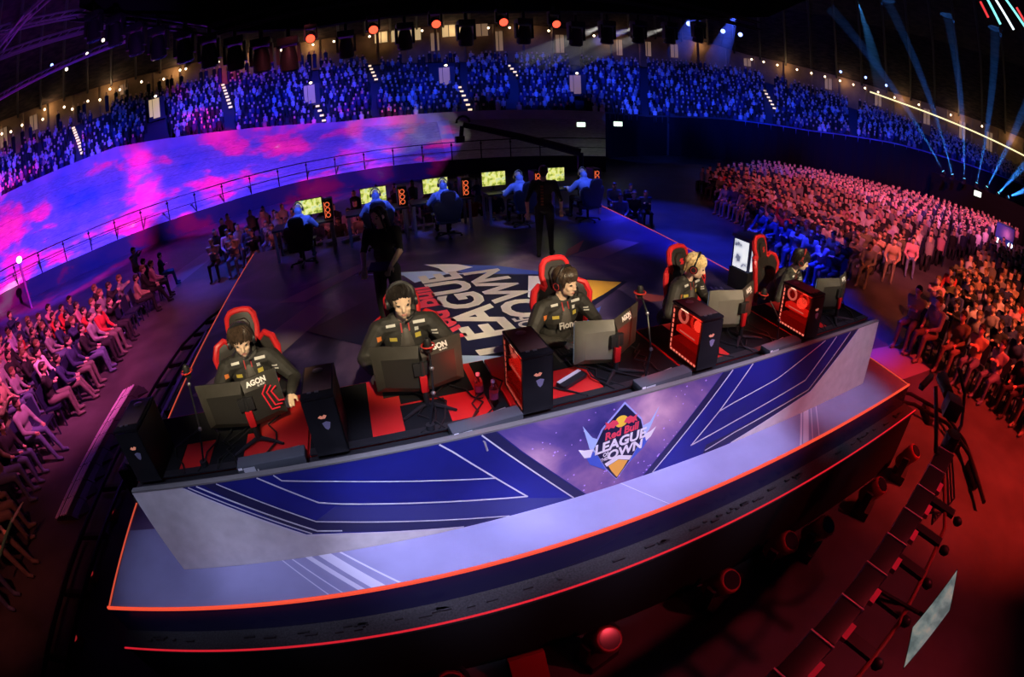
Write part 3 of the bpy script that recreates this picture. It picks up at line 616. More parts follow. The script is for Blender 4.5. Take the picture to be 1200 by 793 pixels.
# ---------------------------------------------------------------- desks and what stands on them
def desk(k, x0, x1, lab):
    t = thing('gaming_desk', lab, 'desk', ((x0+x1)/2, 1.04, 0), 'player desks')
    mb = MB(); mb.box(((x0+x1)/2, 1.06, .725), (x1-x0-.01, .82, .045)); part('desktop', mb, [M['desk']], t, True, bevel=.008, label='desktop coloured by red light')
    mb = MB(); mb.box(((x0+x1)/2, .56, .70), (x1-x0-.01, .17, .05)); part('cable_shelf', mb, [M['black']], t, True, smooth=False)
    for x in (x0+.05, x1-.05):
        for y in (.62, 1.4):
            mb = MB(); mb.box((x, y, .352), (.06, .06, .70)); part('leg', mb, [M['blackmetal']], t, True, smooth=False)
    mb = MB(); mb.box(((x0+x1)/2, .66, .42), (x1-x0-.12, .015, .5)); part('modesty_panel', mb, [M['matte']], t, True, smooth=False)
    for xa, xb, ya, yb in (((-2.60, -2.22, .70, 1.45), (-1.95, -1.67, .70, 1.02), (-2.22, -1.58, 1.02, 1.45)), ((-1.15, -.70, .70, 1.45), (-.47, -.14, .70, 1.02), (.16, .28, .70, 1.45), (-.46, .10, 1.05, 1.45)), ((1.02, 1.73, .70, 1.45), (.62, 1.02, 1.08, 1.45)), ((1.76, 2.05, .70, 1.45), (2.30, 3.19, .70, 1.45)), ((3.22, 3.52, .70, 1.45), (3.82, 4.64, .70, 1.45)))[k]:
        mb = MB(); mb.box(((xa+xb)/2, (ya+yb)/2, .751), (xb-xa, yb-ya, .006)); part('black_sheet', mb, [M['matte']], t, True, smooth=False)  # black sheets leave only patches of the red top showing
    mb = MB(); mb.box(((x0+x1)/2, .665, .752), (x1-x0-.03, .07, .012)); part('cable_tray', mb, [M['black']], t, True, smooth=False)
    mb = MB(); mb.box((PX[k]-.03, 1.31, .752), (.5, .28, .006)); part('mouse_mat', mb, [M['black']], t, True, smooth=False)
    return t
who = ['first', 'second', 'third', 'fourth', 'fifth']
DX = [-2.62+1.455*i for i in range(6)]
for k in range(5): desk(k, DX[k], DX[k+1], 'red-lit gaming desk, ' + who[k] + ' from the left along the printed board')

PCX = [-2.45, -.98, .445, 1.92, 3.36]
def tower(k, x, lit):
    t = thing('computer_tower', 'black desktop computer tower ' + ['at the far left end of the desks', 'between the first and second player from the left', 'with a red glowing side, in front of the second desk gap', 'showing red lit fans through its side', 'beside the leaning player at the right end'][k], 'computer', (x, .80, .75), 'desktop computers')
    mb = MB(); W, D, H = .22, .42, .45; y0 = .59
    mb.box((x, y0+D/2, .752+.012+H-.01), (W, D, .02)); mb.box((x, y0+D/2, .77), (W, D, .02)); mb.box((x, y0+.012, .98), (W, .024, H-.04))
    mb.box((x, y0+D-.012, .98), (W, .024, H-.04)); mb.box((x+W/2-.006, y0+D/2, .98), (.012, D, H-.04)); part('case', mb, [M['black']], t, True, bevel=.004)
    mb = MB(); mb.box((x-W/2+.004, y0+D/2, .98), (.006, D-.05, H-.05)); part('side_window', mb, [M['glass_dark'] if lit else M['black']], t, True, smooth=False)
    mb = MB(); mb.box((x, y0+D*.55, 1.216), (W*.86, D*.8, .004)); part('top_grille', mb, [mat('warm_lit_grille', (.26, .15, .12), .5)], t, True, smooth=False)  # warm light on the tower tops put into the colour
    mb = MB(); mb.ell((x, y0+D*.78, 1.22), (.04, .03, .008), 12, 6); part('top_badge', mb, [mat('steel_badge', (.6, .5, .45), .3, .5)], t, True)
    for q in (-.05, 0):
        mb = MB(); mb.box((x+q, y0+.05, 1.22), (.026, .014, .006)); part('port', mb, [M['steel']], t, True, smooth=False)
    mb = MB(); mb.prism([(-.03, 0), (-.012, .014), (0, .004), (.012, .016), (.03, .008), (.016, -.012), (-.012, -.012)], lambda u, z, d: V((x+.0+u, y0-d, 1.06+z)), .002); part('front_emblem', mb, [mat('salmon_emblem', (.8, .3, .2), .4, emit=(1, .35, .22), es=.35)], t, True, 'small salmon coloured front emblem', smooth=False)
    mb = MB(); mb.prism([(-.028, .02), (0, .03), (.028, .02), (.016, -.02), (0, -.036), (-.016, -.02)], lambda u, z, d: V((x+.015+u, y0-d, .995+z)), .002); part('front_emblem', mb, [mat('grey_violet_emblem', (.30, .28, .42), .4)], t, True, smooth=False)
    if lit:
        xs = x-W/2+.03
        mb = MB(); mb.box((x+.05, y0+D/2, .98), (.02, D-.06, H-.06)); part('mainboard', mb, [M['pc_led_soft']], t, True, smooth=False)
        for (fy, fz, m) in ((.31, .13, M['pc_led_hot']), (.14, .13, M['pc_led'])):
            mb = MB(); mb.tube([(xs+.02, y0+fy+.055*math.cos(a*PI/8), .98+fz+.055*math.sin(a*PI/8)) for a in range(16)], .012, 6, closed=True); part('fan_ring', mb, [m], t, True)
            mb = MB(); mb.cyl((xs+.02, y0+fy, .98+fz), (xs+.03, y0+fy, .98+fz), .016, n=10)
            for q in range(7): mb.box((xs+.025, y0+fy+.03*math.cos(q*.9), .98+fz+.03*math.sin(q*.9)), (.006, .012, .035), 0, (q*.9, 0, 0))
            part('fan', mb, [M['pc_led_soft']], t, True)
        mb = MB(); mb.box((xs+.04, y0+D*.52, .985), (.08, D*.7, .05)); part('graphics_card', mb, [M['pc_led']], t, True, smooth=False)
        mb = MB(); mb.box((xs+.0, y0+D*.5, .985), (.006, D*.5, .012)); part('card_light', mb, [M['pc_led_hot']], t, True, smooth=False)
        mb = MB(); mb.box((xs+.03, y0+D*.5, .845), (.10, D*.85, .10)); part('power_shroud', mb, [M['pc_led_soft']], t, True, smooth=False)
        mb = MB()
        for q in range(9): mb.box((xs-.02, y0+.04+q*.042, .79), (.006, .028, .016))
        for q in range(8): mb.box((xs-.02, y0+D-.03, .82+q*.045), (.006, .012, .03))
        part('light_strip', mb, [M['pc_led_hot']], t, True, smooth=False)
        point((xs-.28, .9, .98), (1, .06, .03), 1.6, .06)
    return t
for k, x in enumerate(PCX): tower(k, x, k >= 2)

def monitor(k, x, y, rz, lab, tall=.37, w1=.35, w2=.35, fold=.30, zc=1.03, chev=False, pale=False):
    """seen from behind: two facets meeting in a ridge, stem and foot"""
    t = thing('gaming_monitor', lab, 'monitor', (x, y, .75), 'player monitors', rz)
    z0, z1 = zc-tall/2-.75, zc+tall/2-.75
    def facet(s, wd):
        mb = MB(); c, q = math.cos(fold), math.sin(fold)
        P = lambda a, d, z: V((s*(a*c) , a*q + d, z))
        outl = [(0, z0), (wd, z0+.0), (wd, z1), (0, z1)]
        vs = [P(a, .0, z) for a, z in outl] + [P(a, -.012, z) for a, z in outl] + [P(a, -.055, z) for a, z in ((.012, z0+.05), (wd*.80, z0+.06), (wd*.80, z1-.085), (.012, z1-.075))]
        fs = [(0, 1, 2, 3)] + [(i, (i+1) % 4, 4+(i+1) % 4, 4+i) for i in range(4)] + [(4+i, 4+(i+1) % 4, 8+(i+1) % 4, 8+i) for i in range(4)] + [(8, 9, 10, 11)]
        mb.add(vs, fs[:-1]); mb.add([vs[i] for i in (8, 9, 10, 11)], [(0, 1, 2, 3)], 1); return mb
    part('rear_shell', facet(-1, w1), [M['lit_shell'] if pale else M['gunmetal'], M['lit_shell'] if pale else mat('charcoal_back', (.022, .021, .02), .5)], t, label='faceted rear shell half'); part('rear_shell', facet(1, w2), [M['gunmetal'], mat('charcoal_back', (.022, .021, .02), .5)], t)  # key light on some left halves put into a lighter shell colour
    mb = MB(); c, q = math.cos(fold), math.sin(fold)
    for s, wd in ((-1, w1), (1, w2)):
        mb.add([(0, .004, z0+.01), (s*wd*c, wd*q+.004, z0+.01), (s*wd*c, wd*q+.004, z1-.01), (0, .004, z1-.01)], [(0, 1, 2, 3)])
    part('screen', mb, [mat('monitor_glow', (.05, .05, .06), .3, emit=(.35, .45, .6), es=.5)], t, smooth=False)
    mb = MB(); mb.cyl((0, -.07, .01), (0, -.06, z1-.10), .022, .018); part('stem', mb, [M['black']], t)
    mb = MB(); mb.box((0, -.075, z0+.10), (.055, .03, .13)); part('stem_inlay', mb, [mat('red_inlay', (.45, .01, .015), .4)], t, label='red inlay on the stem', bevel=.006)
    for s in (-1, 1):
        mb = MB(); mb.tube([(0, -.06, .022), (s*.10, -.13, .018), (s*.19, -.2, .012)], [.018, .015, .010], 8); part('foot', mb, [M['black']], t)
    mb = MB(); mb.tube([(0, -.05, .02), (0, .08, .016)], [.018, .012], 8); part('foot', mb, [M['black']], t)
    mb = MB(); mb.box((.0, -.058, z1-.155), (.12, .03, .1)); part('mount_plate', mb, [M['black']], t, bevel=.005)
    f = fold; X = (math.cos(f), math.sin(f), 0); o3 = lambda a, z: (a*math.cos(f), a*math.sin(f)-.012-(z1-z)*.57-.006, z)
    Z1 = frame(o3(w2*.42, z1-.034), X, (0, .57, 1))
    lettering('lettering', 'AGON', .052, Z1, WT, t, .0022, 0, .001, world=False)
    lettering('lettering', 'by AOC', .018, frame(o3(w2*.55, z1-.060), X, (0, .57, 1)), WT, t, .0004, 0, .001, world=False)
    if chev:
        for q in range(3):
            a0, rr = w2*.50 + q*.035, .10-.025*q; mb = MB()
            pts = [(a0+.045, z1-.075-q*.018), (a0, z1-.13-.004*q), (a0+.035, z0+.095+q*.022), (a0+.10-q*.01, z0+.085+q*.022)]
            mb.tube([(a*math.cos(f), a*math.sin(f)-.058, z) for a, z in pts], .006, 6); part('chevron_light', mb, [M['led_red2']], t)
    return t
monitor(0, -1.57, .98, .14, 'gaming monitor with red chevrons on its back before the leftmost player', chev=True, w1=.40, w2=.28)
monitor(1, -.27, 1.02, -.02, 'dark gaming monitor hiding the lap of the second player from the left', w1=.36, w2=.33)
monitor(2, 1.19, .93, .16, 'gaming monitor whose brightly lit half turns edgewise before the middle player', w1=.30, w2=.44, fold=.42, zc=1.0, pale=True)
monitor(3, 2.60, .98, .10, 'gaming monitor with a brightly lit left half before the blond player', w1=.34, w2=.36, fold=.38, pale=True)
monitor(4, 4.10, .86, .06, 'gaming monitor at the right end of the desk row', w1=.34, w2=.36, fold=.3)

def mic(k, base, pts, head, lab):
    t = thing('boom_microphone', lab, 'microphone', base, 'desk microphones')
    mb = MB(); mb.cyl((base[0], base[1], .752), (base[0], base[1], .80), .03, n=12); part('clamp', mb, [M['black']], t, True)
    mb = MB(); mb.tube([(base[0], base[1], .79)] + pts, .008, 8); part('arm', mb, [M['blackmetal']], t, True)
    for p in pts[:-1]:
        mb = MB(); mb.ell(p, (.016, .016, .016), 8, 6); part('joint', mb, [M['steel']], t, True)
    h = V(head); mb = MB(); mb.tube([h+V((0, 0, -.05)), h+V((0, 0, -.03)), h+V((0, 0, .035)), h+V((0, 0, .055))], [.018, .026, .026, .016], 12); part('capsule', mb, [M['black']], t, True)
    mb = MB(); mb.tube([h+V((.045*math.cos(a*PI/6), .045*math.sin(a*PI/6), 0)) for a in range(12)], .006, 6, closed=True); part('shock_mount', mb, [mat('red_mount', (.5, .03, .02), .4)], t, True, 'red shock mount ring')
mic(0, (-1.98, .70, .752), [(-1.90, .72, 1.05), (-1.96, .95, 1.28), (-1.98, 1.02, 1.31)], (-1.98, 1.03, 1.34), 'microphone on a boom arm left of the leftmost player')
mic(1, (-.30, .66, .752), [(-.24, .72, 1.0), (-.22, .80, 1.14), (-.21, .90, 1.20)], (-.21, .94, 1.24), 'microphone before the chest of the second player from the left')
mic(2, (1.34, .64, .752), [(1.38, .66, 1.02), (1.40, .78, 1.26), (1.42, .90, 1.34)], (1.42, .93, 1.37), 'microphone with red mount beside the middle player')
mic(3, (2.86, .64, .752), [(2.9, .70, .98), (2.88, .84, 1.12)], (2.86, .92, 1.16), 'microphone on a low arm beside the blond player')
def psu(k, x0, y, rz, lab):
    t = thing('power_box', lab, 'power supply', (x0, y, .752), 'power boxes', rz)
    mb = MB(); mb.box((0, 0, .035), (.50, .12, .07)); part('body', mb, [mat('slate_box', (.075, .085, .095), .5)], t, bevel=.008)
    mb = MB(); mb.box((-.16, -.061, .035), (.085, .004, .045)); part('label_sticker', mb, [mat('pale_sticker', (.5, .52, .54), .5)], t, smooth=False)
    mb = MB(); mb.box((-.225, -.061, .055), (.03, .004, .018)); part('label_sticker', mb, [M['white']], t, smooth=False)
    mb = MB(); mb.tube([(-.1, -.06, .03), (-.09, -.10, .02), (-.06, -.12, -.02), (-.05, -.13, -.09)], .007, 6); part('cord', mb, [mat('grey_cord', (.3, .3, .28), .6)], t); mb = MB(); mb.tube([(.05, .06, .03), (.08, .12, .01), (.2, .14, .008)], .007, 6); part('cord', mb, [mat('grey_cord', (.3, .3, .28), .6)], t)
psu(0, -1.42, .60, .05, 'grey power box with a sticker before the leftmost monitor'); psu(1, .06, .56, .10, 'grey power box with a sticker left of the third computer tower'); psu(2, 1.46, .57, .06, 'grey power box with a sticker right of the board emblem'); psu(3, 2.85, .57, .04, 'grey power box below the blond player')
def keyboard(x, y, rz, lab):
    t = thing('keyboard', lab, 'keyboard', (x, y, .755), 'keyboards', rz)
    mb = MB(); mb.box((0, 0, .012), (.36, .13, .022)); part('body', mb, [M['black']], t, bevel=.004)
    mb = MB()
    for i in range(14):
        for j in range(5): mb.box((-.165+i*.0254, -.048+j*.024, .026), (.019, .018, .008))
    part('key', mb, [mat('dark_key', (.04, .04, .045), .5)], t, kind='stuff', smooth=False)
for k, x in enumerate(PX): keyboard(x-.08, 1.30, .06*(-1)**k, 'black keyboard under the hands of the ' + ['leftmost player', 'second player from the left', 'middle player', 'blond player', 'rightmost player'][k])
for k, x in enumerate(PX):
    mb = MB(); mb.ell((x+.30, 1.33, .772), (.032, .058, .02), 12, 8); t = thing('mouse', 'black mouse beside the keyboard of the ' + ['leftmost player', 'second player from the left', 'middle player', 'blond player', 'rightmost player'][k], 'mouse', (x+.30, 1.33, .755), 'mice')
    part('body', mb, [M['black']], t, True); mb = MB(); mb.cyl((x+.295, 1.30, .790), (x+.305, 1.30, .790), .008, n=8); part('wheel', mb, [mat('red_inlay', (.45, .01, .015))], t, True)
t = thing('white_edged_case', 'slim black case with a bright white edge on the red-lit desk by the middle player', 'case', (.82, .86, .755), rz=.45)
mb = MB(); mb.box((0, 0, .02), (.26, .09, .035)); part('body', mb, [M['black']], t, bevel=.004)
mb = MB(); mb.box((0, .028, .042), (.25, .03, .006)); part('white_edge', mb, [M['white']], t, smooth=False)
for k, (x, y) in enumerate(((.115, .93), (.19, .80))):
    t = thing('water_bottle', 'clear water bottle ' + ['behind the other one, beside the second monitor', 'nearer the power box, beside the second monitor'][k], 'bottle', (x, y, .75), 'water bottles')
    mb = MB(); mb.tube([(0, 0, .0), (0, 0, .01), (0, 0, .14), (0, 0, .175), (0, 0, .19)], [.028, .032, .032, .014, .013], 14); part('body', mb, [M['clear']], t)
    mb = MB(); mb.cyl((0, 0, .19), (0, 0, .207), .015, n=12); part('cap', mb, [mat('violet_cap', (.3, .25, .5), .5)], t)
    mb = MB(); mb.tube([(0, 0, .06), (0, 0, .11)], .0328, 14); part('label_band', mb, [mat('plum_label', (.25, .03, .10), .5)], t)
# loose cables lying on the desks
rnd = random.Random(21)
for k in range(5):
    mb = MB()
    for q in range(6):
        x = DX[k]+.45+rnd.random()*.85; pts = [V((x, .64, .76))]
        for i in range(5): pts.append(pts[-1]+V((rnd.uniform(-.12, .12), .10, rnd.uniform(-.0, .012))))
        mb.tube(pts, .007, 5)
    solo('cable_bundle', mb, [M['cable']], 'loose black cables on the ' + who[k] + ' red-lit desk from the left', 'cables', 'desk cables', kind='stuff')

# ---------------------------------------------------------------- gaming chairs
def gaming_chair(x, y, rz, lab, red=True, name='gaming_chair', grp='near gaming chairs', seat=.46):
    t = thing(name, lab, 'chair', (x, y, 0), grp, rz)
    rim, blk = (M['chair_red'], M['chair_black']) if red else (mat('chair_navy', (.015, .02, .06), .5), M['black'])
    right = [(.20, .50), (.25, .56), (.265, .70), (.31, .86), (.325, .99), (.29, 1.09), (.22, 1.12), (.16, 1.07), (.135, 1.10), (.145, 1.20), (.135, 1.30), (.10, 1.345), (.04, 1.36)]
    out = right + [(-a, b) for a, b in right[::-1]]
    lean = lambda z: .0 + (z-.5)*.16
    wing = lambda a, z: -abs(a)**2*1.1 if z < 1.125 else 0
    P = lambda a, z, d: V((a, .24 + lean(z) + wing(a, z) + d, z))
    mb = MB(); mb.prism(out, lambda a, z, d: P(a, z, d-.035), .07); part('backrest', mb, [blk], t, bevel=.012)
    mb = MB(); mb.tube([P(a*.97, z, -.012) for a, z in out], .034, 8, closed=True); part('backrest_rim', mb, [rim], t, label='red padded rim' if red else None)
    mb = MB(); ins = [(a*.62, .56+(z-.5)*.62) for a, z in right if z < 1.15]; mb.prism(ins + [(-a, b) for a, b in ins[::-1]], lambda a, z, d: P(a, z, d-.06), .03); part('back_cushion', mb, [blk], t, bevel=.008)
    mb = MB(); mb.prism([(.08, 1.10), (.09, 1.24), (.05, 1.29), (-.05, 1.29), (-.09, 1.24), (-.08, 1.10)], lambda a, z, d: P(a, z, d-.075), .045); part('headrest', mb, [blk], t, bevel=.01)
    mb = MB(); mb.prism([(.02, 1.16), (.034, 1.19), (.012, 1.21), (.03, 1.23), (-.02, 1.23), (-.034, 1.20), (-.01, 1.185), (-.03, 1.16)], lambda a, z, d: P(a, z, d-.080), .006); part('badge', mb, [rim], t, smooth=False)
    mb = MB(); mb.box((0, -.03, seat), (.40, .50, .09)); part('seat', mb, [blk], t, bevel=.03)
    for s in (-1, 1):
        mb = MB(); mb.box((s*.235, -.03, seat+.02), (.08, .50, .10)); part('seat_bolster', mb, [rim], t, bevel=.03)
        mb = MB(); mb.box((s*.30, .0, .685), (.075, .26, .03)); part('armrest', mb, [M['black']], t, bevel=.01)
        mb = MB(); mb.box((s*.30, .02, .57), (.04, .05, .21)); part('armrest_post', mb, [M['blackmetal']], t, smooth=False)
    mb = MB(); mb.cyl((0, 0, .10), (0, 0, seat-.04), .03); part('gas_lift', mb, [M['blackmetal']], t)
    for q in range(5):
        a = q*2*PI/5+.3; mb = MB(); mb.tube([(0, 0, .10), (.30*math.cos(a), .30*math.sin(a), .075)], [.03, .02], 8); b = part('base_arm', mb, [M['blackmetal']], t)
        mb = MB(); mb.tube([(.30*math.cos(a)-.02*math.sin(a), .30*math.sin(a)+.02*math.cos(a), .032), (.30*math.cos(a)+.02*math.sin(a), .30*math.sin(a)-.02*math.cos(a), .032)], .03, 10); part('caster', mb, [M['black']], b)
    return t
gaming_chair(-1.78, 1.84, .06, 'red rimmed black gaming chair of the leftmost player').scale = (1, 1, .96)
gaming_chair(-.27, 1.86, 0, 'red rimmed gaming chair behind the second player from the left').scale = (1, 1, .88)
gaming_chair(1.27, 1.84, .10, 'red rimmed gaming chair of the middle player').scale = (1, 1, .95)
gaming_chair(2.82, 1.88, .16, 'red rimmed gaming chair of the blond player').scale = (1, 1, .92)
gaming_chair(4.24, 1.90, .25, 'red rimmed gaming chair left behind by the leaning player at the right end').scale = (1, 1, .94)
FARX = [-1.88, -.17, 1.35, 3.19, 4.78]

# ---------------------------------------------------------------- people: one continuous surface from overlapping rounded limbs
def cap(a, ra, b, rb, m): return ('c', V(a), ra, V(b), rb, m)
def ell(c, r, m, rot=None): return ('e', V(c), V(r), rot or Matrix.Identity(3), m)
def blob(name, prims, voxel, mats, smooth_it=3, ratio=None):
    mb = MB()
    for p in prims:
        if p[0] == 'c':
            _, a, ra, b, rb, m = p; t = (b-a); L = t.length; t = t/L if L > 1e-6 else V((0, 0, 1))
            ks = (-.98, -.8, -.4, 0)
            mb.tube([a+t*ra*k for k in ks] + [b-t*rb*k for k in ks[::-1]], [ra*math.sqrt(1-k*k) for k in ks] + [rb*math.sqrt(1-k*k) for k in ks[::-1]], 10)
        else: mb.ell(p[1], p[2], 14, 10, 0, p[3])
    me = mb.mesh('raw', [], False); ob = bpy.data.objects.new('raw', me); COL.objects.link(ob)
    md = ob.modifiers.new('r', 'REMESH'); md.mode = 'VOXEL'; md.voxel_size = voxel
    if smooth_it: sm = ob.modifiers.new('s', 'SMOOTH'); sm.factor = .5; sm.iterations = smooth_it
    if ratio: dc = ob.modifiers.new('d', 'DECIMATE'); dc.ratio = ratio
    dg = bpy.context.evaluated_depsgraph_get(); out = bpy.data.meshes.new_from_object(ob.evaluated_get(dg))
    bpy.data.objects.remove(ob); bpy.data.meshes.remove(me); out.name = name; out.materials.clear()
    for m in mats: out.materials.append(m)
    n = len(out.polygons); c = np.empty(n*3); out.polygons.foreach_get('center', c); c = c.reshape(-1, 3)
    best = np.full(n, 1e9); mi = np.zeros(n, dtype=np.int32)
    for p in prims:
        if p[0] == 'c':
            a, b = np.array(p[1]), np.array(p[3]); ab = b-a; L2 = max(ab@ab, 1e-9); t = np.clip((c-a)@ab/L2, 0, 1)
            d = np.linalg.norm(c-(a+t[:, None]*ab), axis=1) - (p[2]+(p[4]-p[2])*t); m = p[5]
        else:
            q = (c-np.array(p[1])) @ np.array(p[3]); r = np.array(p[2]); k = np.linalg.norm(q/r, axis=1); d = (k-1)*min(r); m = p[4]
        u = d < best; best[u] = d[u]; mi[u] = m
    out.polygons.foreach_set('material_index', mi); out.polygons.foreach_set('use_smooth', [True]*n); out.update(); return out
SKIN, TOP, PAN, EYE, LIP, HAIR, PANEL, TRIM = range(8)
def head_matrix(pivot, yaw, pitch, roll=0):
    return Matrix.Translation(V(pivot)) @ Euler((pitch, roll, yaw), 'XYZ').to_matrix().to_4x4()
def xf(prims, M4):
    R = M4.to_3x3(); o = []
    for p in prims:
        if p[0] == 'c': o.append(('c', M4 @ p[1], p[2], M4 @ p[3], p[4], p[5]))
        else: o.append(('e', M4 @ p[1], p[2], R @ p[3], p[4]))
    return o
# head about its own pivot at the top of the neck, facing -Y
HEAD = [ell((0, -.02, .105), (.076, .092, .098), SKIN), ell((0, -.045, .035), (.060, .064, .062), SKIN), ell((0, -.085, -.002), (.024, .022, .018), SKIN),
    cap((0, -.108, .088), .009, (0, -.122, .056), .013, SKIN), ell((0, -.112, .052), (.018, .012, .010), SKIN),
    ell((-.034, -.082, .055), (.024, .022, .024), SKIN), ell((.034, -.082, .055), (.024, .022, .024), SKIN),
    ell((-.078, -.012, .075), (.012, .022, .032), SKIN), ell((.078, -.012, .075), (.012, .022, .032), SKIN),
    cap((-.048, -.090, .117), .005, (-.020, -.101, .116), .005, HAIR), cap((.048, -.090, .117), .005, (.020, -.101, .116), .005, HAIR),
    ell((-.033, -.100, .092), (.015, .010, .008), EYE), ell((.033, -.100, .092), (.015, .010, .008), EYE),
    ell((0, -.106, .018), (.022, .009, .008), LIP)]
def hand(w, d, side, m=SKIN, curl=.5, k=1.0):
    """palm from wrist w along direction d; four unequal bent fingers and a thumb leaving the palm's side"""
    w, d = V(w), V(d).normalized(); sd = d.cross(V((0, 0, 1))).normalized(); up = sd.cross(d).normalized(); q = []
    R = Matrix((sd, d, up)).transposed()
    q.append(ell(w + d*.045*k, (.040*k, .052*k, .016*k), m, R))
    for i, (o, L) in enumerate(((-.030, .052), (-.010, .066), (.010, .062), (.029, .048))):
        a = w + d*.085*k + sd*o*k*1.05; b = a + (d*.75 - up*.30*curl + sd*o*2.2)*L*.6*k; c = b + (d*.45 - up*.85*curl + sd*o*1.5)*L*.5*k
        q += [cap(a, .0095*k, b, .0088*k, m), cap(b, .0088*k, c, .0078*k, m)]
    s = -side; a = w + d*.022*k + sd*s*.030*k; b = a + (d*.7 + sd*s*.75)*.036*k; c = b + (d*.95 + sd*s*.1 - up*.3)*.030*k
    q += [cap(a, .013*k, b, .0105*k, m), cap(b, .0105*k, c, .009*k, m)]
    return q
def seated_body(lean=0, shift=(0, 0), hands=((-.17, -.50, .785), (.20, -.50, .785)), neck=None, elbow_out=.10, detail=True):
    sx, sy = shift; q = []
    ch = V((sx*.7, -.05-lean*.7+sy, .86)); nk = V((sx, -.075-lean+sy, 1.0)); nt = nk + V((sx*.1, -.028-lean*.15, .065))
    q += [ell((0, 0, .55), (.175, .14, .12), PAN), ell((sx*.35, -.02-lean*.35, .70), (.17, .13, .17), TOP), ell(ch, (.195, .135, .17), TOP), ell(ch+V((0, -.045, -.02)), (.085, .105, .15), PANEL),
        cap(nk+V((-.15, .0, -.045)), .075, nk+V((.15, 0, -.045)), .075, TOP), cap(nk+V((-.07, .012, -.005)), .062, nk+V((.07, .012, -.005)), .062, TOP),
        cap(nk+V((-.045, .015, .03)), .038, nk+V((.045, .015, .03)), .038, TOP), cap(nk, .056, nt+V((0, .0, .03)), .052, SKIN)]
    for s, h in ((-1, hands[0]), (1, hands[1])):
        sh = nk + V((s*.20, .0, -.06)); h = V(h); mid = (sh+h)/2; el_ = V((sx*.5+s*(.25+elbow_out), mid.y+.10, .75 if h.z < .9 else mid.z-.10))
        wr = h - (h-el_).normalized()*.01
        q += [cap(sh, .078, sh*.45+el_*.55, .068, TOP), cap(sh*.45+el_*.55, .066, el_, .056, TOP), cap(el_, .056, el_*.25+wr*.75, .045, TOP), cap(el_*.25+wr*.75, .046, el_*.06+wr*.94, .040, TOP), cap(el_*.1+wr*.9, .029, wr, .026, SKIN)]
        dr = V(((h-el_).x, (h-el_).y, -.05)).normalized()
        q += hand(wr, dr, s) if detail else [ell(wr + dr*.06, (.04, .055, .03), SKIN)]
        q += [cap((s*.10, -.03, .54), .095, (s*.14, -.43, .53), .068, PAN), cap((s*.14, -.43, .53), .064, (s*.15, -.47, .13), .046, PAN), cap((s*.15, -.45, .06), .045, (s*.16, -.62, .045), .036, PAN)]
    return q, nt
def hair_prims(style, r):
    h = [ell((0, -.012, .128), (.086, .098, .083), 0), ell((0, .022, .085), (.083, .072, .095), 0)]
    k = {'bowl': 11, 'black': 9, 'fringe': 11, 'blond': 12, 'side': 9}[style]
    for i in range(k):
        t = -1+2*i/(k-1); x = t*.070; lo = {'bowl': .098, 'fringe': .104, 'blond': .110, 'black': .118 + .03*(1-abs(t))*(-1 if i % 2 else .6), 'side': .122+.018*t}[style]
        y1 = -.02 - math.sqrt(max(0, 1-(x/.086)**2))*.096
        h.append(cap((x*.75, -.05, .195-abs(t)*.015), .020, (x*.95, y1*.86, .158), .019, 0)); h.append(cap((x*.95, y1*.86, .158), .018, (x+r.uniform(-.008, .008), y1, lo+r.uniform(-.006, .006)), .010, 0))
    for s in (-1, 1):
        for j in range(4): h.append(cap((s*.070, -.045+j*.028, .165), .022, (s*(.083+.004*r.random()), -.055+j*.030, .075+.012*r.random()), .012, 0))
    for j in range(10):
        a = j*.63; h.append(cap((.03*math.cos(a), .0+.03*math.sin(a), .20), .020, (.075*math.cos(a+.4), .02+.075*math.sin(a+.4), .15+.02*r.random()), .018, 0))
    for j in range(7):
        x = -.06+.02*j; h.append(cap((x, .075, .12), .024, (x*1.05, .085, .03+.01*r.random()), .013, 0))
    return h
def hair_mesh(style, r, Mh, hm):
    """a scalp cap and about two hundred tapered locks combed from the crown"""
    mb = MB(); mb.ell((0, -.004, .112), (.080, .093, .084), 16, 10); mb.ell((0, .022, .08), (.079, .070, .09), 14, 10)
    for i in range(230):
        a = r.uniform(0, 2*PI); fr = abs(((a+PI/2+PI) % (2*PI))-PI)
        if fr < .95: ze = {'bowl': .116, 'fringe': .122, 'blond': .128, 'black': .128+.03*(1-fr), 'side': .134+.02*math.sin(a*1.0)}[style] + r.uniform(-.007, .005)
        elif fr < 1.9: ze = .075 + r.uniform(-.012, .012)
        else: ze = .015 + r.uniform(-.015, .015)
        k = 1.0 + r.uniform(0, .07); cx = r.uniform(-.02, .02); dr = {'bowl': .10, 'fringe': .35, 'blond': .3, 'black': .55*(1 if math.cos(a) > 0 else -1), 'side': .6}[style]*r.uniform(.3, 1)
        z0 = .112; pe = math.acos(max(-1, min(1, (max(ze, z0-.02)-z0)/.100))); p0 = r.uniform(.05, .55); pts = []
        for j in range(5):
            t = j/4; ph = p0+(pe-p0)*t; az = a + dr*(t-1)*(-1); lift = .010*math.sin(PI*t)*r.uniform(.3, 1.2)
            pts.append(V((cx*(1-t)+(.086*k+lift)*math.sin(ph)*math.cos(az), -.002+(.099*k+lift)*math.sin(ph)*math.sin(az), z0+(.096*k+lift)*math.cos(ph))))
        if ze < z0-.02: pts.append(V((pts[-1].x*.97, pts[-1].y*.97, ze)))
        n = len(pts); mb.tube(pts, [.008]+[.0115]*(n-3)+[.009, .003], 5)
    mb.v = [tuple(Mh @ V(p)) for p in mb.v]; return mb.mesh('hair', [hm])
M['patch_orange'] = mat('orange_patch', (.75, .22, .05), .5); M['patch_white'] = mat('white_patch', (.62, .62, .58), .5)
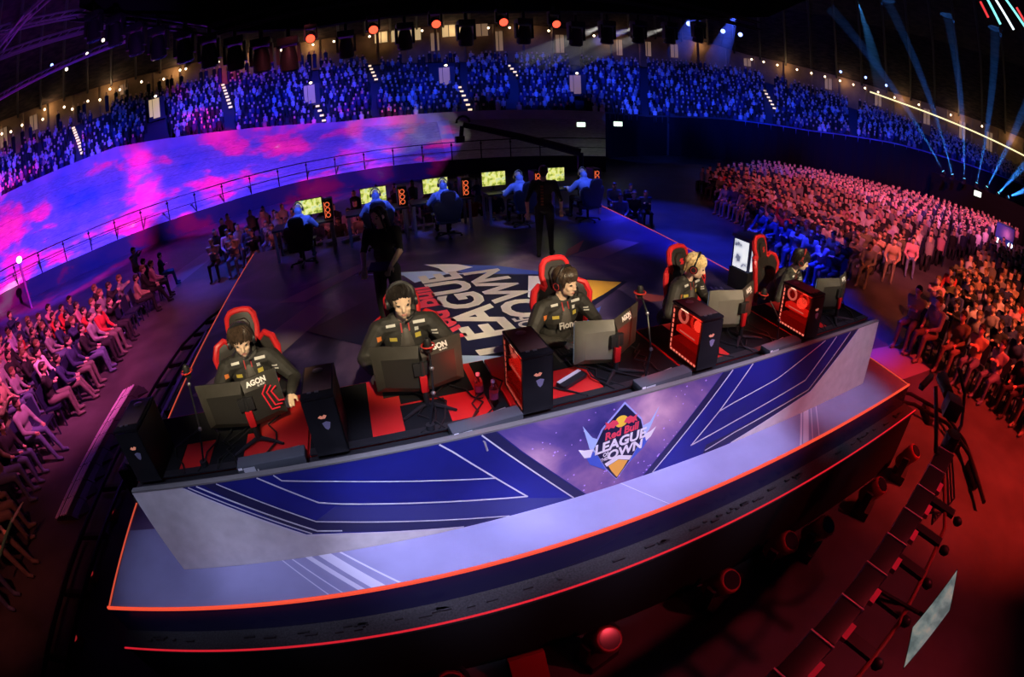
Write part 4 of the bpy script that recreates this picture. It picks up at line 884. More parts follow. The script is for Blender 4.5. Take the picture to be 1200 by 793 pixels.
def person_object(name, me, loc, rz, label, group=None, cat='person'):
    o = bpy.data.objects.new(name, me); COL.objects.link(o); o.location = loc; o.rotation_euler = (0, 0, rz); return tag(o, label, cat, group)
def headset(Mh, lab, band, cup, grp, mic=True):
    loc = Mh @ V((0, -.01, .1)); t = thing('headset', lab, 'headset', loc, grp); T = Matrix.Translation(-loc) @ Mh
    g = lambda pts: [T @ V(p) for p in pts]
    mb = MB(); mb.tube(g([(.108*math.cos(a), -.005, .085+.150*math.sin(a)) for a in [PI*i/14 for i in range(15)]]), .013, 8); part('headband', mb, [band], t)
    mb = MB(); mb.tube(g([(.098*math.cos(a), -.005, .09+.136*math.sin(a)) for a in [PI*(.2+.6*i/10) for i in range(11)]]), .012, 8); part('band_cushion', mb, [M['black']], t)
    for s in (-1, 1):
        mb = MB(); mb.tube(g([(s*.088, -.012, .075), (s*.100, -.012, .075), (s*.116, -.012, .075), (s*.120, -.012, .075)]), [.040, .047, .045, .030], 14); part('ear_cup', mb, [cup], t)
        mb = MB(); mb.tube(g([(s*.121, -.012+.03*math.cos(a), .075+.03*math.sin(a)) for a in [2*PI*i/12 for i in range(12)]]), .003, 5, closed=True); part('ear_ring', mb, [mat('ear_ring_red', (.5, .03, .03), .4)], t)
    if mic:
        mb = MB(); mb.tube(g([(.10, -.03, .05), (.09, -.09, .02), (.04, -.13, .008), (.012, -.14, .006)]), [.005, .005, .006, .010], 8); part('microphone', mb, [M['black']], t)
    return t
def player(k, x, y, rz, yaw, pitch, roll, style, hairm, lab, hs_lab, lean, shift, hands, band, chest, sc=1.0):
    r = random.Random(40+k); q, nt = seated_body(lean, shift, [tuple(v/sc for v in h) for h in hands]); Mh = head_matrix(nt+V((0, -.005, .02)), yaw, pitch, roll)
    q += xf(HEAD, Mh)
    me = blob('player', q, .0065, [M['skin'], M['jacket'], M['pants'], M['eye'], M['lip_skin'], hairm, M['jacket_panel'], M['white']], 2)
    o = person_object('player', me, (x, y, 0), rz, lab, 'players on the near side'); o.scale = (sc, sc, sc)
    h = link('hair', hair_mesh(style, r, Mh, hairm), o, False); h['kind'] = 'stuff'
    # printed marks on the jacket
    ck = V((shift[0]*.75, -.05-lean*.75+shift[1], .92)); bvh = None
    from mathutils.bvhtree import BVHTree
    bvh = BVHTree.FromPolygons([v.co for v in me.vertices], [p.vertices for p in me.polygons])
    def patch(cx, cz, wd, ht, m, shape=None):
        mb = MB(); nx = 6; vs = []; ok = True
        for j in range(3):
            for i in range(nx):
                u, v = cx+shift[0]*.75+wd*(i/(nx-1)-.5), cz+ht*(j/2-.5)
                hit = bvh.ray_cast(V((u, -1.2, v)), V((0, 1, 0)))
                if hit[0] is None or hit[0].y < -.33-lean: ok = False; break
                vs.append(hit[0] + V((0, -.004, 0)))
            if not ok: return
        fs = [(j*nx+i, j*nx+i+1, (j+1)*nx+i+1, (j+1)*nx+i) for j in range(2) for i in range(nx-1)]
        mb.add(vs, fs); part('jacket_patch', mb, [m], o)
    patch(-.105, .985, .07, .02, M['patch_white']); patch(.11, .985, .09, .022, M['patch_white']); patch(-.10, .875, .055, .028, M['yellow_dull']); patch(.09, .885, .045, .035, M['yellow_dull']); patch(.085, .935, .03, .03, M['patch_white'])
    patch(-.205, .90, .035, .04, M['patch_orange']); patch(-.215, .845, .035, .035, M['patch_white']); patch(.215, .90, .045, .012, M['patch_white']); patch(.22, .875, .045, .012, M['patch_white']); patch(-.028, .96, .010, .07, mat('red_zip', (.45, .03, .03), .5)); patch(.03, .96, .010, .06, mat('red_zip', (.45, .03, .03), .5))
    if chest:
        hit = bvh.ray_cast(V((shift[0]*.7, -1.2, .80)), V((0, 1, 0)))
        y0 = hit[0].y-.012 if hit[0] else -.22
        lettering('lettering', chest, .085, frame((shift[0]*.7, y0, .80), (1, 0, 0), (0, .15, 1)), mat('cream_lettering', (.5, .48, .45), .5), o, .002, 0, .001, world=False)
    headset(Matrix.Translation((x, y, 0)) @ Matrix.Rotation(rz, 4, 'Z') @ Matrix.Scale(sc, 4) @ Mh, hs_lab, band, M['black'], 'headsets of the near players')
    return o
player(0, -1.71, 1.86, .12, .10, .22, 0, 'bowl', M['hair_brown'], 'leftmost player with a dark bowl cut looking down at the desk', 'headset on the bowl cut head of the leftmost player', .05, (0, 0), ((-.18, -.44, .80), (.32, -.50, .80)), M['black'], 'Min no', 1.06)
player(1, -.30, 1.90, 0, .04, .14, 0, 'black', M['hair_black'], 'second player from the left, black hair and wide headset, facing forward', 'wide black headset on the player behind two dark screens', .04, (0, 0), ((-.30, -.46, .81), (.22, -.48, .80)), mat('grey_band', (.05, .05, .055), .35), None, 1.11)
player(2, 1.08, 1.86, .18, .30, .12, 0, 'fringe', M['hair_brown'], 'middle player with a brown fringe turned to the right', 'black headset of the brown fringed middle player', .02, (.02, 0), ((-.16, -.46, .79), (.22, -.46, .79)), M['black'], 'Fionc', 1.05)
player(3, 2.49, 1.90, .36, .40, .30, 0, 'blond', M['hair_blond'], 'blond player bent over the fourth desk from the left', 'black headset over the blond hair', .06, (.04, 0), ((-.14, -.44, .79), (.18, -.46, .79)), M['black'], None, 1.03)
player(4, 3.97, 1.78, .40, .35, .34, .0, 'side', M['hair_black'], 'dark haired player at the right end leaning forward off the chair', 'headset of the leaning player at the right end', .14, (.10, 0), ((-.22, -.42, .80), (.16, -.56, .79)), mat('red_band', (.4, .03, .03), .4), None, 1.02)

# ---------------------------------------------------------------- far team: seen from behind
def far_body():
    q, nt = seated_body(.02, (0, 0), ((-.18, -.48, .785), (.22, -.48, .785)), detail=False)
    q = [(*p[:-1], TOP if p[-1] == PANEL else p[-1]) for p in q]
    q += xf(HEAD, head_matrix(nt+V((0, -.01, .02)), 0, .12))
    q += [ell(nt+V((0, .035, -.03)), (.12, .09, .055), TRIM), ell(nt+V((0, .02, .06)), (.088, .092, .10), TRIM), ell(nt+V((0, .09, -.10)), (.10, .04, .10), TRIM)]
    return q, nt
q, nt = far_body()
fme = blob('far_player', q, .012, [M['skin'], M['hood'], M['pants'], M['eye'], M['lip_skin'], M['hair_black'], M['hood'], M['hood']], 2)
q2 = [p for p in q if p[-1] != TRIM] + xf([ell((0, .0, .125), (.084, .098, .085), HAIR), ell((0, .03, .09), (.08, .07, .09), HAIR)], head_matrix(nt, 0, .12))
flab = ['hooded player in pale blue at the far left of the far row', 'second pale blue player from the left in the far row', 'pale blue player in the middle of the far row', 'pale blue player behind the standing man in the far row', 'pale blue player at the right end of the far row']
fchair0 = None
for k, x in enumerate(FARX):
    yy = [8.25, 8.45, 8.6, 8.72, 8.55][k]
    person_object('player', fme, (x, yy, 0), PI + [-.05, 0, 0, .12, .15][k], flab[k], 'players on the far side')
    a = PI+[-.05, 0, 0, .12, .15][k]
    headset(Matrix.Translation((x, yy, 0)) @ Matrix.Rotation(a, 4, 'Z') @ head_matrix(nt+V((0, -.01, .02)), 0, .12), 'gold banded headset of the ' + ['leftmost', 'second', 'middle', 'fourth', 'rightmost'][k] + ' pale blue player in the far row', mat('brass_band', (.45, .33, .12), .4), M['black'], 'headsets of the far players', False)
    gaming_chair(x, yy-.08, a, 'dark chair seen from behind under the ' + ['leftmost', 'second', 'middle', 'fourth', 'rightmost'][k] + ' pale blue player', False, 'gaming_chair', 'far gaming chairs', .46).scale = (1, 1, .80)
game = ramp_mat('game_screen', [(.30, (.05, .10, .02)), (.45, (.35, .40, .05)), (.55, (.75, .72, .25)), (.70, (.15, .35, .30))], 9, 4, .4)
bn = game.node_tree.nodes['Principled BSDF']; cr_ = [n for n in game.node_tree.nodes if n.type == 'VALTORGB'][0]
game.node_tree.links.new(cr_.outputs['Color'], bn.inputs['Emission Color']); bn.inputs['Emission Strength'].default_value = 1.1
for k, x in enumerate(FARX):
    y = [9.05, 9.2, 9.35, 9.45, 9.35][k]; nm = ['leftmost', 'second', 'middle', 'fourth', 'rightmost'][k]
    t = thing('gaming_desk', 'dark desk before the ' + nm + ' pale blue player of the far row', 'desk', (x, y, 0), 'far desks')
    mb = MB(); mb.box((0, 0, .725), (1.42, .72, .045)); part('desktop', mb, [M['black']], t, smooth=False)
    for sx in (-.66, .66):
        for sy in (-.3, .3):
            mb = MB(); mb.box((sx, sy, .35), (.06, .06, .70)); part('leg', mb, [M['steel']], t, smooth=False)
    sxo = [.18, -.02, -.05, -.42, -.46][k]
    t = thing('gaming_monitor', 'lit game screen facing the ' + nm + ' pale blue player of the far row', 'monitor', (x+sxo, y+.12, .75), 'far monitors')
    mb = MB(); mb.box((0, .02, .31), (.62, .03, .38)); part('casing', mb, [M['black']], t, smooth=False)
    mb = MB(); mb.box((0, .002, .31), (.59, .01, .345)); part('screen', mb, [game], t, smooth=False, label='screen showing a green and yellow game map')
    mb = MB(); mb.cyl((0, .05, .0), (0, .05, .2), .025); mb.box((0, .03, .008), (.24, .2, .016)); part('stand', mb, [M['black']], t)
    t = thing('computer_tower', 'far computer tower with an orange lit front right of the ' + nm + ' pale blue player', 'computer', (x+.62, y-.0, .75), 'far desktop computers')
    mb = MB(); mb.box((0, 0, .23), (.22, .42, .45)); part('case', mb, [M['black']], t, bevel=.01)
    mb = MB()
    for fz in (.1, .22, .34): mb.tube([(.05*math.cos(a*PI/6), -.214, fz+.05*math.sin(a*PI/6)) for a in range(12)], .009, 5, closed=True)
    mb.box((-.07, -.213, .22), (.012, .006, .36)); part('fan_light', mb, [mat('orange_fan_led', (.3, .08, .02), .4, emit=(1, .16, .05), es=.9)], t)
    t = thing('keyboard', 'blue lit keyboard before the ' + nm + ' pale blue player of the far row', 'keyboard', (x-.15, y-.24, .75), 'far keyboards')
    mb = MB(); mb.box((0, 0, .012), (.4, .13, .022)); part('body', mb, [M['black']], t, smooth=False)
    mb = MB()
    for i in range(12):
        for j in range(4): mb.box((-.165+i*.03, -.042+j*.027, .027), (.02, .018, .006))
    part('key', mb, [mat('blue_key', (.1, .15, .5), .5, emit=(.12, .2, 1), es=.5)], t, kind='stuff', smooth=False)
    point((x+sxo, y-.22, 1.1), (.7, .75, .5), 1.6, .15)
mb = MB(); rnd = random.Random(8)
for i in range(26):
    x = -2.6+8.0*i/26+rnd.random()*.2
    if abs(x-1.9) < .5: continue
    mb.box((x, 9.55+rnd.random()*.3, .03), (.12+.2*rnd.random(), .12, .05), 0, (0, 0, rnd.random()))
solo('pale_blocks', mb, [mat('pale_grey_block', (.5, .5, .5), .6)], 'pale grey blocks scattered under the far desks', 'cables', kind='stuff')  # pale blocks strewn along the back edge of the deck

# ---------------------------------------------------------------- standing crew
def standing(hips, arms, hairm_long, phone=None):
    q = [ell((0, 0, .95), (.16, .115, .13), PAN), ell((0, 0, 1.12), (.145, .10, .15), TOP), ell((0, -.01, 1.30), (.175, .115, .16), TOP), cap((-.14, 0, 1.40), .06, (.14, 0, 1.40), .06, TOP), cap((0, 0, 1.42), .055, (0, -.01, 1.52), .05, SKIN)]
    for s in (-1, 1):
        h = V(arms[0 if s < 0 else 1]); sh = V((s*.185, 0, 1.40)); e = (sh+h)/2 + V((s*.06, .06, -.05))
        q += [cap(sh, .065, sh*.5+e*.5, .055, TOP), cap(sh*.5+e*.5, .05, e, .042, TOP), cap(e, .042, h, .028, SKIN)] + hand(h, (h-e), s, SKIN, .7, 1.1)
        q += [cap((s*.09, 0, .92), .095, (s*.10, -.03+.04*s, .50), .066, PAN), cap((s*.10, -.03+.04*s, .50), .062, (s*.11, .0+.06*s, .11), .042, PAN), cap((s*.11, .0+.06*s, .05), .045, (s*.13, -.15+.06*s, .04), .036, PAN)]
    return q
q = standing(0, ((-.20, -.26, 1.02), (.16, -.30, 1.05)), True); Mh = head_matrix((0, -.01, 1.53), -.3, .25); q += xf(HEAD, Mh)
me = blob('crew', q, .012, [M['skin'], mat('black_top', (.02, .018, .02), .8), M['pants'], M['eye'], M['lip_skin'], M['hair_black'], M['black'], M['black']], 2)
crew1 = person_object('crew_member', me, (-.30, 3.85, 0), -.35, 'long haired crew woman in black looking down, standing behind the players')
hp = [ell((0, -.005, .125), (.084, .098, .085), 0), ell((0, .035, .06), (.085, .065, .13), 0)]
for j in range(9):
    a = -.2 + j*.44; hp.append(cap((.08*math.cos(a), .02+.06*math.sin(a), .10), .026, (.095*math.cos(a), .03+.055*math.sin(a), -.17), .016, 0))
for s in (-1, 1): hp.append(cap((s*.05, -.06, .185), .02, (s*.080, -.07, .09), .016, 0)); hp.append(cap((s*.080, -.07, .09), .016, (s*.09, -.06, -.12), .013, 0))
link('hair', blob('hair', xf(hp, Mh), .009, [M['hair_black']], 1), crew1, False)
t = thing('tablet', 'dark tablet held by the long haired crew woman', 'tablet', (-.40, 3.52, 1.06), rz=-.35)
mb = MB(); mb.box((0, 0, 0), (.24, .17, .01), 0, (.4, 0, 0)); part('body', mb, [M['black']], t, bevel=.003); mb = MB(); mb.box((0, -.003, .0065), (.22, .15, .003), 0, (.4, 0, 0)); part('screen', mb, [mat('tablet_screen', (.03, .03, .05), .2)], t, smooth=False)
q = standing(0, ((-.30, -.12, .86), (.30, .02, .84)), False); Mh = head_matrix((0, -.01, 1.53), 0, .1); q += xf(HEAD, Mh)
me = blob('crew', q, .012, [M['skin'], mat('black_tshirt', (.014, .014, .016), .8), M['pants'], M['eye'], M['lip_skin'], M['hair_black'], M['black'], M['black']], 2)
crew2 = person_object('crew_member', me, (2.72, 6.15, 0), PI-.5, 'crew man in black seen from behind, standing at the far desks')
link('hair', blob('hair', xf([ell((0, -.005, .125), (.084, .098, .085), 0), ell((0, .03, .085), (.082, .07, .095), 0), ell((0, .05, .03), (.06, .045, .05), 0)], Mh), .010, [M['hair_black']], 1), crew2, False)
mb = MB()
for i in range(7): mb.box((.02, .118, 1.02+i*.055), (.05, .006, .035))
part('shirt_print', mb, [mat('rust_print', (.35, .12, .08), .6)], crew2, label='vertical row of rust coloured marks on the back', kind='stuff')

# lit display cabinet behind the right end player
t = thing('display_cabinet', 'small blue topped cabinet with two lit white sides behind the right end player', 'cabinet', (5.22, 3.42, 0), rz=.05)
mb = MB(); mb.box((0, 0, .17), (.44, .44, .34)); part('base', mb, [M['black']], t, bevel=.01)
mb = MB(); mb.box((0, 0, .60), (.40, .40, .52)); part('body', mb, [mat('steel_blue', (.06, .09, .25), .4)], t, bevel=.01)
mb = MB(); mb.box((0, 0, .885), (.44, .44, .05)); part('lid', mb, [mat('steel_blue', (.06, .09, .25), .4)], t, bevel=.008, label='blue lid')
lit = ramp_mat('lit_figure_panel', [(.38, (.15, .16, .25)), (.48, (.8, .82, .9)), (.7, (1, 1, 1))], 5, 4, .3)
bn = lit.node_tree.nodes['Principled BSDF']; cr_ = [n for n in lit.node_tree.nodes if n.type == 'VALTORGB'][0]; lit.node_tree.links.new(cr_.outputs['Color'], bn.inputs['Emission Color']); bn.inputs['Emission Strength'].default_value = .9
mb = MB(); mb.box((0, -.203, .60), (.32, .012, .46)); part('lit_panel', mb, [lit], t, smooth=False); mb = MB(); mb.box((-.203, 0, .60), (.012, .32, .46)); part('lit_panel', mb, [lit], t, smooth=False)

# ---------------------------------------------------------------- spectators
cloth = {}
for nm, c in dict(black=(.02, .02, .022), white=(.72, .70, .70), grey=(.28, .27, .29), red=(.62, .05, .05), pink=(.65, .30, .38), blue=(.08, .16, .5), navy=(.03, .04, .12), olive=(.13, .13, .06), tan=(.45, .32, .2), lilac=(.5, .42, .65)).items(): cloth[nm] = mat(nm+'_fabric', c, .8)
CN = ['white', 'black', 'grey', 'red', 'black', 'pink', 'navy', 'black', 'tan', 'grey', 'olive', 'navy', 'grey', 'black', 'lilac']
jeans = [mat('denim', (.10, .13, .25), .8), mat('dark_trousers', (.02, .02, .025), .8), mat('stone_trousers', (.16, .14, .12), .8)]
hairs = [M['hair_black'], M['hair_brown'], mat('light_brown_hair', (.16, .09, .04), .5), M['hair_black']]
skins = [mat('skin_light', (.80, .52, .38), .55), mat('skin_mid', (.62, .38, .25), .55)]
def spect(pose):
    ha = {'lap': ((-.08, -.36, .66), (.10, -.36, .66)), 'clap': ((-.03, -.34, .98), (.05, -.34, 1.0)), 'phone': ((-.05, -.36, 1.16), (.12, -.34, 1.10)), 'fold': ((.12, -.24, .84), (-.10, -.24, .86)), 'lean': ((-.14, -.42, .62), (.16, -.42, .62)), 'up': ((-.22, -.10, 1.42), (.20, -.36, .68))}[pose]
    q = [ell((0, 0, .53), (.17, .14, .12), PAN), ell((0, .0, .68), (.165, .125, .16), TOP), ell((0, -.02, .88), (.185, .125, .17), TOP), cap((-.14, -.02, 1.0), .07, (.14, -.02, 1.0), .07, TOP), cap((0, -.03, 1.02), .055, (0, -.045, 1.12), .05, SKIN)]
    for s, h in ((-1, ha[0]), (1, ha[1])):
        h = V(h); sh = V((s*.19, -.02, 1.0)); e = (sh+h)/2 + V((s*.09, .08, -.10))
        q += [cap(sh, .072, e, .052, TOP), cap(e, .052, e*.2+h*.8, .038, TOP), cap(e*.25+h*.75, .034, h, .030, SKIN), ell(h+V((0, -.03, 0)), (.035, .05, .03), SKIN)]
        st = -.16 if pose == 'lean' else 0
        q += [cap((s*.10, -.03, .53), .095, (s*.13, -.44, .52), .068, PAN), cap((s*.13, -.44, .52), .064, (s*.14, -.48+st, .10), .045, PAN), cap((s*.14, -.47+st, .05), .046, (s*.15, -.63+st, .045), .036, PAN)]
    q += xf([p for p in HEAD if p[-1] in (SKIN,)][:9], head_matrix((0, -.05, 1.12), 0, .05))
    q += xf([ell((0, -.008, .125), (.086, .098, .084), HAIR), ell((0, .03, .085), (.084, .07, .095), HAIR), cap((-.05, -.095, .155), .02, (.05, -.095, .155), .02, HAIR)], head_matrix((0, -.05, 1.12), 0, .05))
    return blob('spectator_'+pose, q, .026, [skins[0], cloth['grey'], jeans[0], M['eye'], M['lip_skin'], hairs[0], cloth['grey'], cloth['grey']], 1)
POSES = {p: spect(p) for p in ('lap', 'clap', 'phone', 'fold', 'lean', 'up')}
PT_TXT = {'lap': '', 'clap': ', clapping', 'phone': ', phone up', 'fold': ', arms folded', 'lean': ', leaning back', 'up': ', one arm raised'}
ORD = ['first', 'second', 'third', 'fourth', 'fifth', 'sixth', 'seventh', 'eighth', 'ninth', 'tenth', 'eleventh', 'twelfth', 'thirteenth', 'fourteenth', 'fifteenth', 'sixteenth', 'seventeenth', 'eighteenth', 'nineteenth', 'twentieth']
chair_mb = MB(); chair_mb.box((0, .0, .43), (.44, .42, .05)); chair_mb.box((0, .23, .68), (.44, .04, .42), 0, (-.12, 0, 0))
for sx in (-.19, .19):
    for sy in (-.18, .2): chair_mb.box((sx, sy, .21), (.03, .03, .42))
chair_me = chair_mb.mesh('audience_chair', [mat('blue_black_chair', (.015, .02, .06), .5)], False)
rs = random.Random(77); people = []; stuffP = []
def seat(x, y, rz, block, row, col, zf=FZ, chair=True, empty=False, side=''):
    c = rs.choice(CN); p = rs.choice(['lap', 'lap', 'fold', 'clap', 'phone', 'lean', 'lap']); p = 'up' if rs.random() < .03 else p
    if chair:
        o = bpy.data.objects.new('audience_chair', chair_me); COL.objects.link(o); o.location = (x, y, zf); o.rotation_euler = (0, 0, rz)
        tag(o, f'dark audience chair, {ORD[col]} in the {ORD[row]} row, {block}', 'chair', 'audience chairs')
    if empty: return
    o = person_object('spectator', POSES[p], (x+rs.uniform(-.04, .04), y+rs.uniform(-.05, .05), zf), rz+rs.uniform(-.3, .3), f'spectator in {c} top{PT_TXT[p]}, {ORD[col]} in the {ORD[row]} row, {block}', 'spectators, ' + block)
    s = rs.uniform(.93, 1.05); o.scale = (s, s, s)
    for i, m in ((TOP, cloth[c]), (PAN, rs.choice(jeans)), (HAIR, rs.choice(hairs)), (SKIN, rs.choice(skins))):
        o.material_slots[i].link = 'OBJECT'; o.material_slots[i].material = m
    people.append((x, y))
n_left = 0
for r in range(7):                                     # left block, facing the stage
    for c in range(17):
        x, y = -7.65 - .86*r + .0*c, 2.3+.62*c + (.33 if r % 2 else 0)
        if y > 12.3 - .40*r: continue
        if (r == 0 and c in (4, 12)) or (r == 1 and c in (7,)) or rs.random() < .06: seat(x, y, PI/2, 'block left of stage', r, c, empty=True) if r == 0 else None; continue
        seat(x, y, PI/2+.25, 'block left of stage', r, c, chair=(r < 2)); n_left += 1
for c, (x, y) in enumerate(((-6.9, 1.4), (-7.0, .8), (-7.2, 2.0), (-7.7, 1.7), (-7.8, 1.0), (-8.3, 2.1), (-8.5, 1.4), (-7.6, .3))):
    seat(x, y, PI/2+.2, 'group at lower left corner', 0, c, chair=False)
for k, (x, y) in enumerate(((-7.9, 13.6), (-8.4, 13.3))): seat(x, y, PI/2+.5, 'pair by left floor strip', 0, k)
for r in range(20):                                    # near block at the right, facing the stage
    for c in range(10):
        x = 9.45+.92*r; y = 1.85+.13*(x-9.4)-.60*c - (.3 if r % 2 else 0)
        if y < -1.9+.16*(x-9.4) or rs.random() < .05: continue
        if r > 7: stuffP.append((x, y, FZ, -PI/2)); continue
        seat(x, y, -PI/2-.15, 'near right block', r, c, chair=(r < 2))
for r in range(40):                                    # far block at the right
    for c in range(40):
        x = 10.2+.88*r + .10*c*(1 if r < 3 else .3); y = 4.75+.58*c + (.29 if r % 2 else 0)+.02*r
        lim = 8.6 + 3.0*r*.5 if r < 6 else min(18+.4*(r-6), 24.5)
        if x > 26: lim = min(lim, 24-.95*(x-26))
        if y > lim or rs.random() < .07 or x > 41.5 or (29.5 < x < 34 and y < 6.2): continue
        if len(people) < 262 and r < 11 and c < 20: seat(x, y, -PI/2+.25, 'far right block', r, c, chair=(r < 1))
        else: stuffP.append((x, y, FZ, -PI/2+.2))
x_far = len(people)
for r in range(2):                                     # behind the far desks, facing the stage from the back
    for c in range(14):
        x = -5.6+.72*c*(1.0)+.3*(r % 2); y = 13.0+1.2*r+.3*(x < -3)
        if len(people) >= 290: stuffP.append((x, y, FZ, 0)); continue
        seat(x, y, 0, 'block behind far desks', r, c, chair=False)
for r in range(2, 5):
    for c in range(14):
        if rs.random() < .75: stuffP.append((-6.2+.78*c+rs.random()*.3, 13+1.25*r, FZ, 0))
for k, (x, y) in enumerate(((7.35, 11.2), (8.05, 11.5), (8.8, 11.9), (8.2, 13.1), (9.0, 13.3))): seat(x, y, -.35, 'group beside far desks', 0, k)
for k, (x, y) in enumerate(((-12.4, 8.4), (-13.3, 7.6), (-13, 10.2), (-9.2, 14.2))): seat(x, y, PI/2, 'group by left barrier', 0, k, zf=FZ+.25, chair=False)

# low detail figures for everybody beyond that
def tiny(mb_v, mb_f, mb_m, x, y, z, rz, s, mi, hi, stand=False):
    c_, s_ = math.cos(rz), math.sin(rz); base = len(mb_v)
    def ring(cx, cy, cz, rx, ry, n=6): return [(cx+rx*math.cos(2*PI*i/n), cy+ry*math.sin(2*PI*i/n), cz) for i in range(n)]
    hgt = .38 if stand else 0
    P = ring(0, 0, .45 if not stand else 0, .17, .14) + ring(0, 0, .72+hgt, .19, .14) + ring(0, -.02, 1.0+hgt, .21, .12) + ring(0, -.02, 1.08+hgt, .07, .07) + ring(0, -.04, 1.16+hgt, .085, .10) + ring(0, -.04, 1.28+hgt, .085, .10) + [(0, -.03, 1.36+hgt)]
    F = []; m = []
    for k in range(5):
        for i in range(6): F.append((k*6+i, k*6+(i+1) % 6, (k+1)*6+(i+1) % 6, (k+1)*6+i)); m.append(mi if k < 3 else (5+hi if k == 4 and 1 <= i <= 2 else 5))
    for i in range(6): F.append((30+i, 30+(i+1) % 6, 36)); m.append(5+hi)
    if not stand:
        for sx in (-.1, .1):
            b = len(P); P += [(sx-.07, -.05, .46), (sx+.07, -.05, .46), (sx+.07, -.05, .60), (sx-.07, -.05, .60), (sx-.06, -.5, .44), (sx+.06, -.5, .44), (sx+.06, -.5, .57), (sx-.06, -.5, .57), (sx-.05, -.5, .02), (sx+.05, -.5, .02), (sx+.05, -.42, .02), (sx-.05, -.42, .02)]
            for f in ((0, 1, 5, 4), (3, 2, 6, 7), (0, 3, 7, 4), (1, 2, 6, 5), (4, 5, 9, 8), (7, 6, 5, 4), (8, 9, 10, 11)): F.append(tuple(b+i for i in f)); m.append(8)
    mb_v += [(x+s*(px*c_-py*s_), y+s*(px*s_+py*c_), z+s*pz) for px, py, pz in P]
    mb_f += [tuple(base+i for i in f) for f in F]; mb_m += m
tmats = [cloth['white'], cloth['black'], cloth['grey'], cloth['pink'], cloth['navy'], skins[0], M['hair_black'], M['hair_brown'], jeans[1]]
tv, tf, tm = [], [], []
for x, y, z, rz in stuffP: tiny(tv, tf, tm, x+rs.uniform(-.08, .08), y+rs.uniform(-.08, .08), z, rz+rs.uniform(-.3, .3), rs.uniform(.95, 1.08), rs.choice([0, 1, 1, 2, 2, 3, 4]), rs.choice([1, 2]))
def stuff_mesh(name, v, f, m, mats, label):
    me = bpy.data.meshes.new(name); me.from_pydata(v, [], f)
    for k in mats: me.materials.append(k)
    me.polygons.foreach_set('material_index', m); me.polygons.foreach_set('use_smooth', [True]*len(f)); me.update()
    o = bpy.data.objects.new(name, me); COL.objects.link(o); return tag(o, label, 'crowd', None, 'stuff')
stuff_mesh('floor_crowd', tv, tf, tm, tmats, 'dense seated crowd filling the floor beyond the nearer rows on the right')
tv, tf, tm = [], [], []
AISLE = (-32.6, -14.3, -3.8, 2.7, 13.0, 18.6, 25.9, 33.5, 48, 58, 67)
def in_aisle(a, k):
    return any(abs(a-q) < .55 for q in AISLE) or (abs(a+22.7) < 1.3 and k < 11) or (abs(a-11.1) < 1.1 and 6 < k < 12) or (-41 < a < -28 and k > 3 and rs.random() < .5) or (2.5 < a < 12 and k > 8 and rs.random() < .6)
for k in range(NR):
    a = -48
    while a < 84:
        d, z = tier(a, k); a += math.degrees(.52/d)*(rs.uniform(.8, 1.3) if rs.random() < .9 else 2.2)
        if in_aisle(a, k) or rs.random() < .06: continue
        p = PT(a, d+.45, z); tiny(tv, tf, tm, p.x, p.y, p.z, -math.radians(a), rs.uniform(.95, 1.1), rs.choice([0, 0, 1, 1, 1, 4, 4, 1, 2, 4]), rs.choice([1, 1, 2]))
a = -46
while a < -2:                                          # people standing along the walkway at the top left
    a += rs.uniform(.5, 1.3); d = d_bot(a)+DS+.5; z = zel(el_st(a), d_bot(a)+DS)-1.6
    if rs.random() < .7: p = PT(a, d, z); tiny(tv, tf, tm, p.x, p.y, p.z+.3, -math.radians(a), 1.15, rs.choice([1, 4, 1]), 1, True)
stuff_mesh('grandstand_crowd', tv, tf, tm, tmats, 'crowd packed on the tiers of the grandstand')
tv, tf = [], []
for x, y, z, rz in stuffP:
    b = len(tv); c_, s_ = math.cos(rz), math.sin(rz)
    P = [(-.21, -.2, .44), (.21, -.2, .44), (.21, .2, .44), (-.21, .2, .44), (-.21, .24, .9), (.21, .24, .9), (-.2, -.18, 0), (.2, -.18, 0), (.2, .2, 0), (-.2, .2, 0)]
    tv += [(x+px*c_-py*s_, y+px*s_+py*c_, z+pz) for px, py, pz in P]; tf += [tuple(b+i for i in f) for f in ((0, 1, 2, 3), (3, 2, 5, 4), (0, 3, 9, 6), (1, 2, 8, 7))]
me = bpy.data.meshes.new('audience_seating'); me.from_pydata(tv, [], tf); me.materials.append(chair_me.materials[0])
o = bpy.data.objects.new('audience_seating', me); COL.objects.link(o); tag(o, 'rows of dark chairs under the far floor crowd', 'chairs', None, 'stuff')

# ---------------------------------------------------------------- around the stage
# dolly rails circling the stage
rt = thing('dolly_track', 'black camera dolly rails curving around the left side of the stage', 'rails', (-5.0, 4, FZ))
def left_path(off):
    pts = [(-5.25+off, -1.2), (-5.25+off, 0), (-5.24+off, 2), (-5.2+off, 4), (-5.15+off, 6), (-5.05+off*.98, 7.6), (-4.75+off*.9, 8.9), (-4.3+off*.7, 9.9), (-3.9+off*.3, 10.6)]
    return [(x, y, FZ+.16) for x, y in pts]
for off in (0, .42):
    mb = MB(); mb.tube(left_path(off), .035, 8); part('rail', mb, [M['blackmetal']], rt, True)
A, B = left_path(0), left_path(.42)
for i in range(len(A)-1):
    for q in (0, .5):
        p0 = V(A[i]).lerp(V(A[i+1]), q); p1 = V(B[i]).lerp(V(B[i+1]), q); mb = MB(); mb.box((p0+p1)/2 - V((0, 0, .06)), (.5, .07, .08)); part('sleeper', mb, [M['black']], rt, True, smooth=False)
rt2 = thing('dolly_track', 'black camera dolly rails leaving the right front corner of the stage', 'rails', (7, 0, FZ))
pr = [(5.35, 1.6), (6.2, 1.05), (6.95, .35), (7.1, -.4), (6.7, -1.1), (5.9, -1.8)]
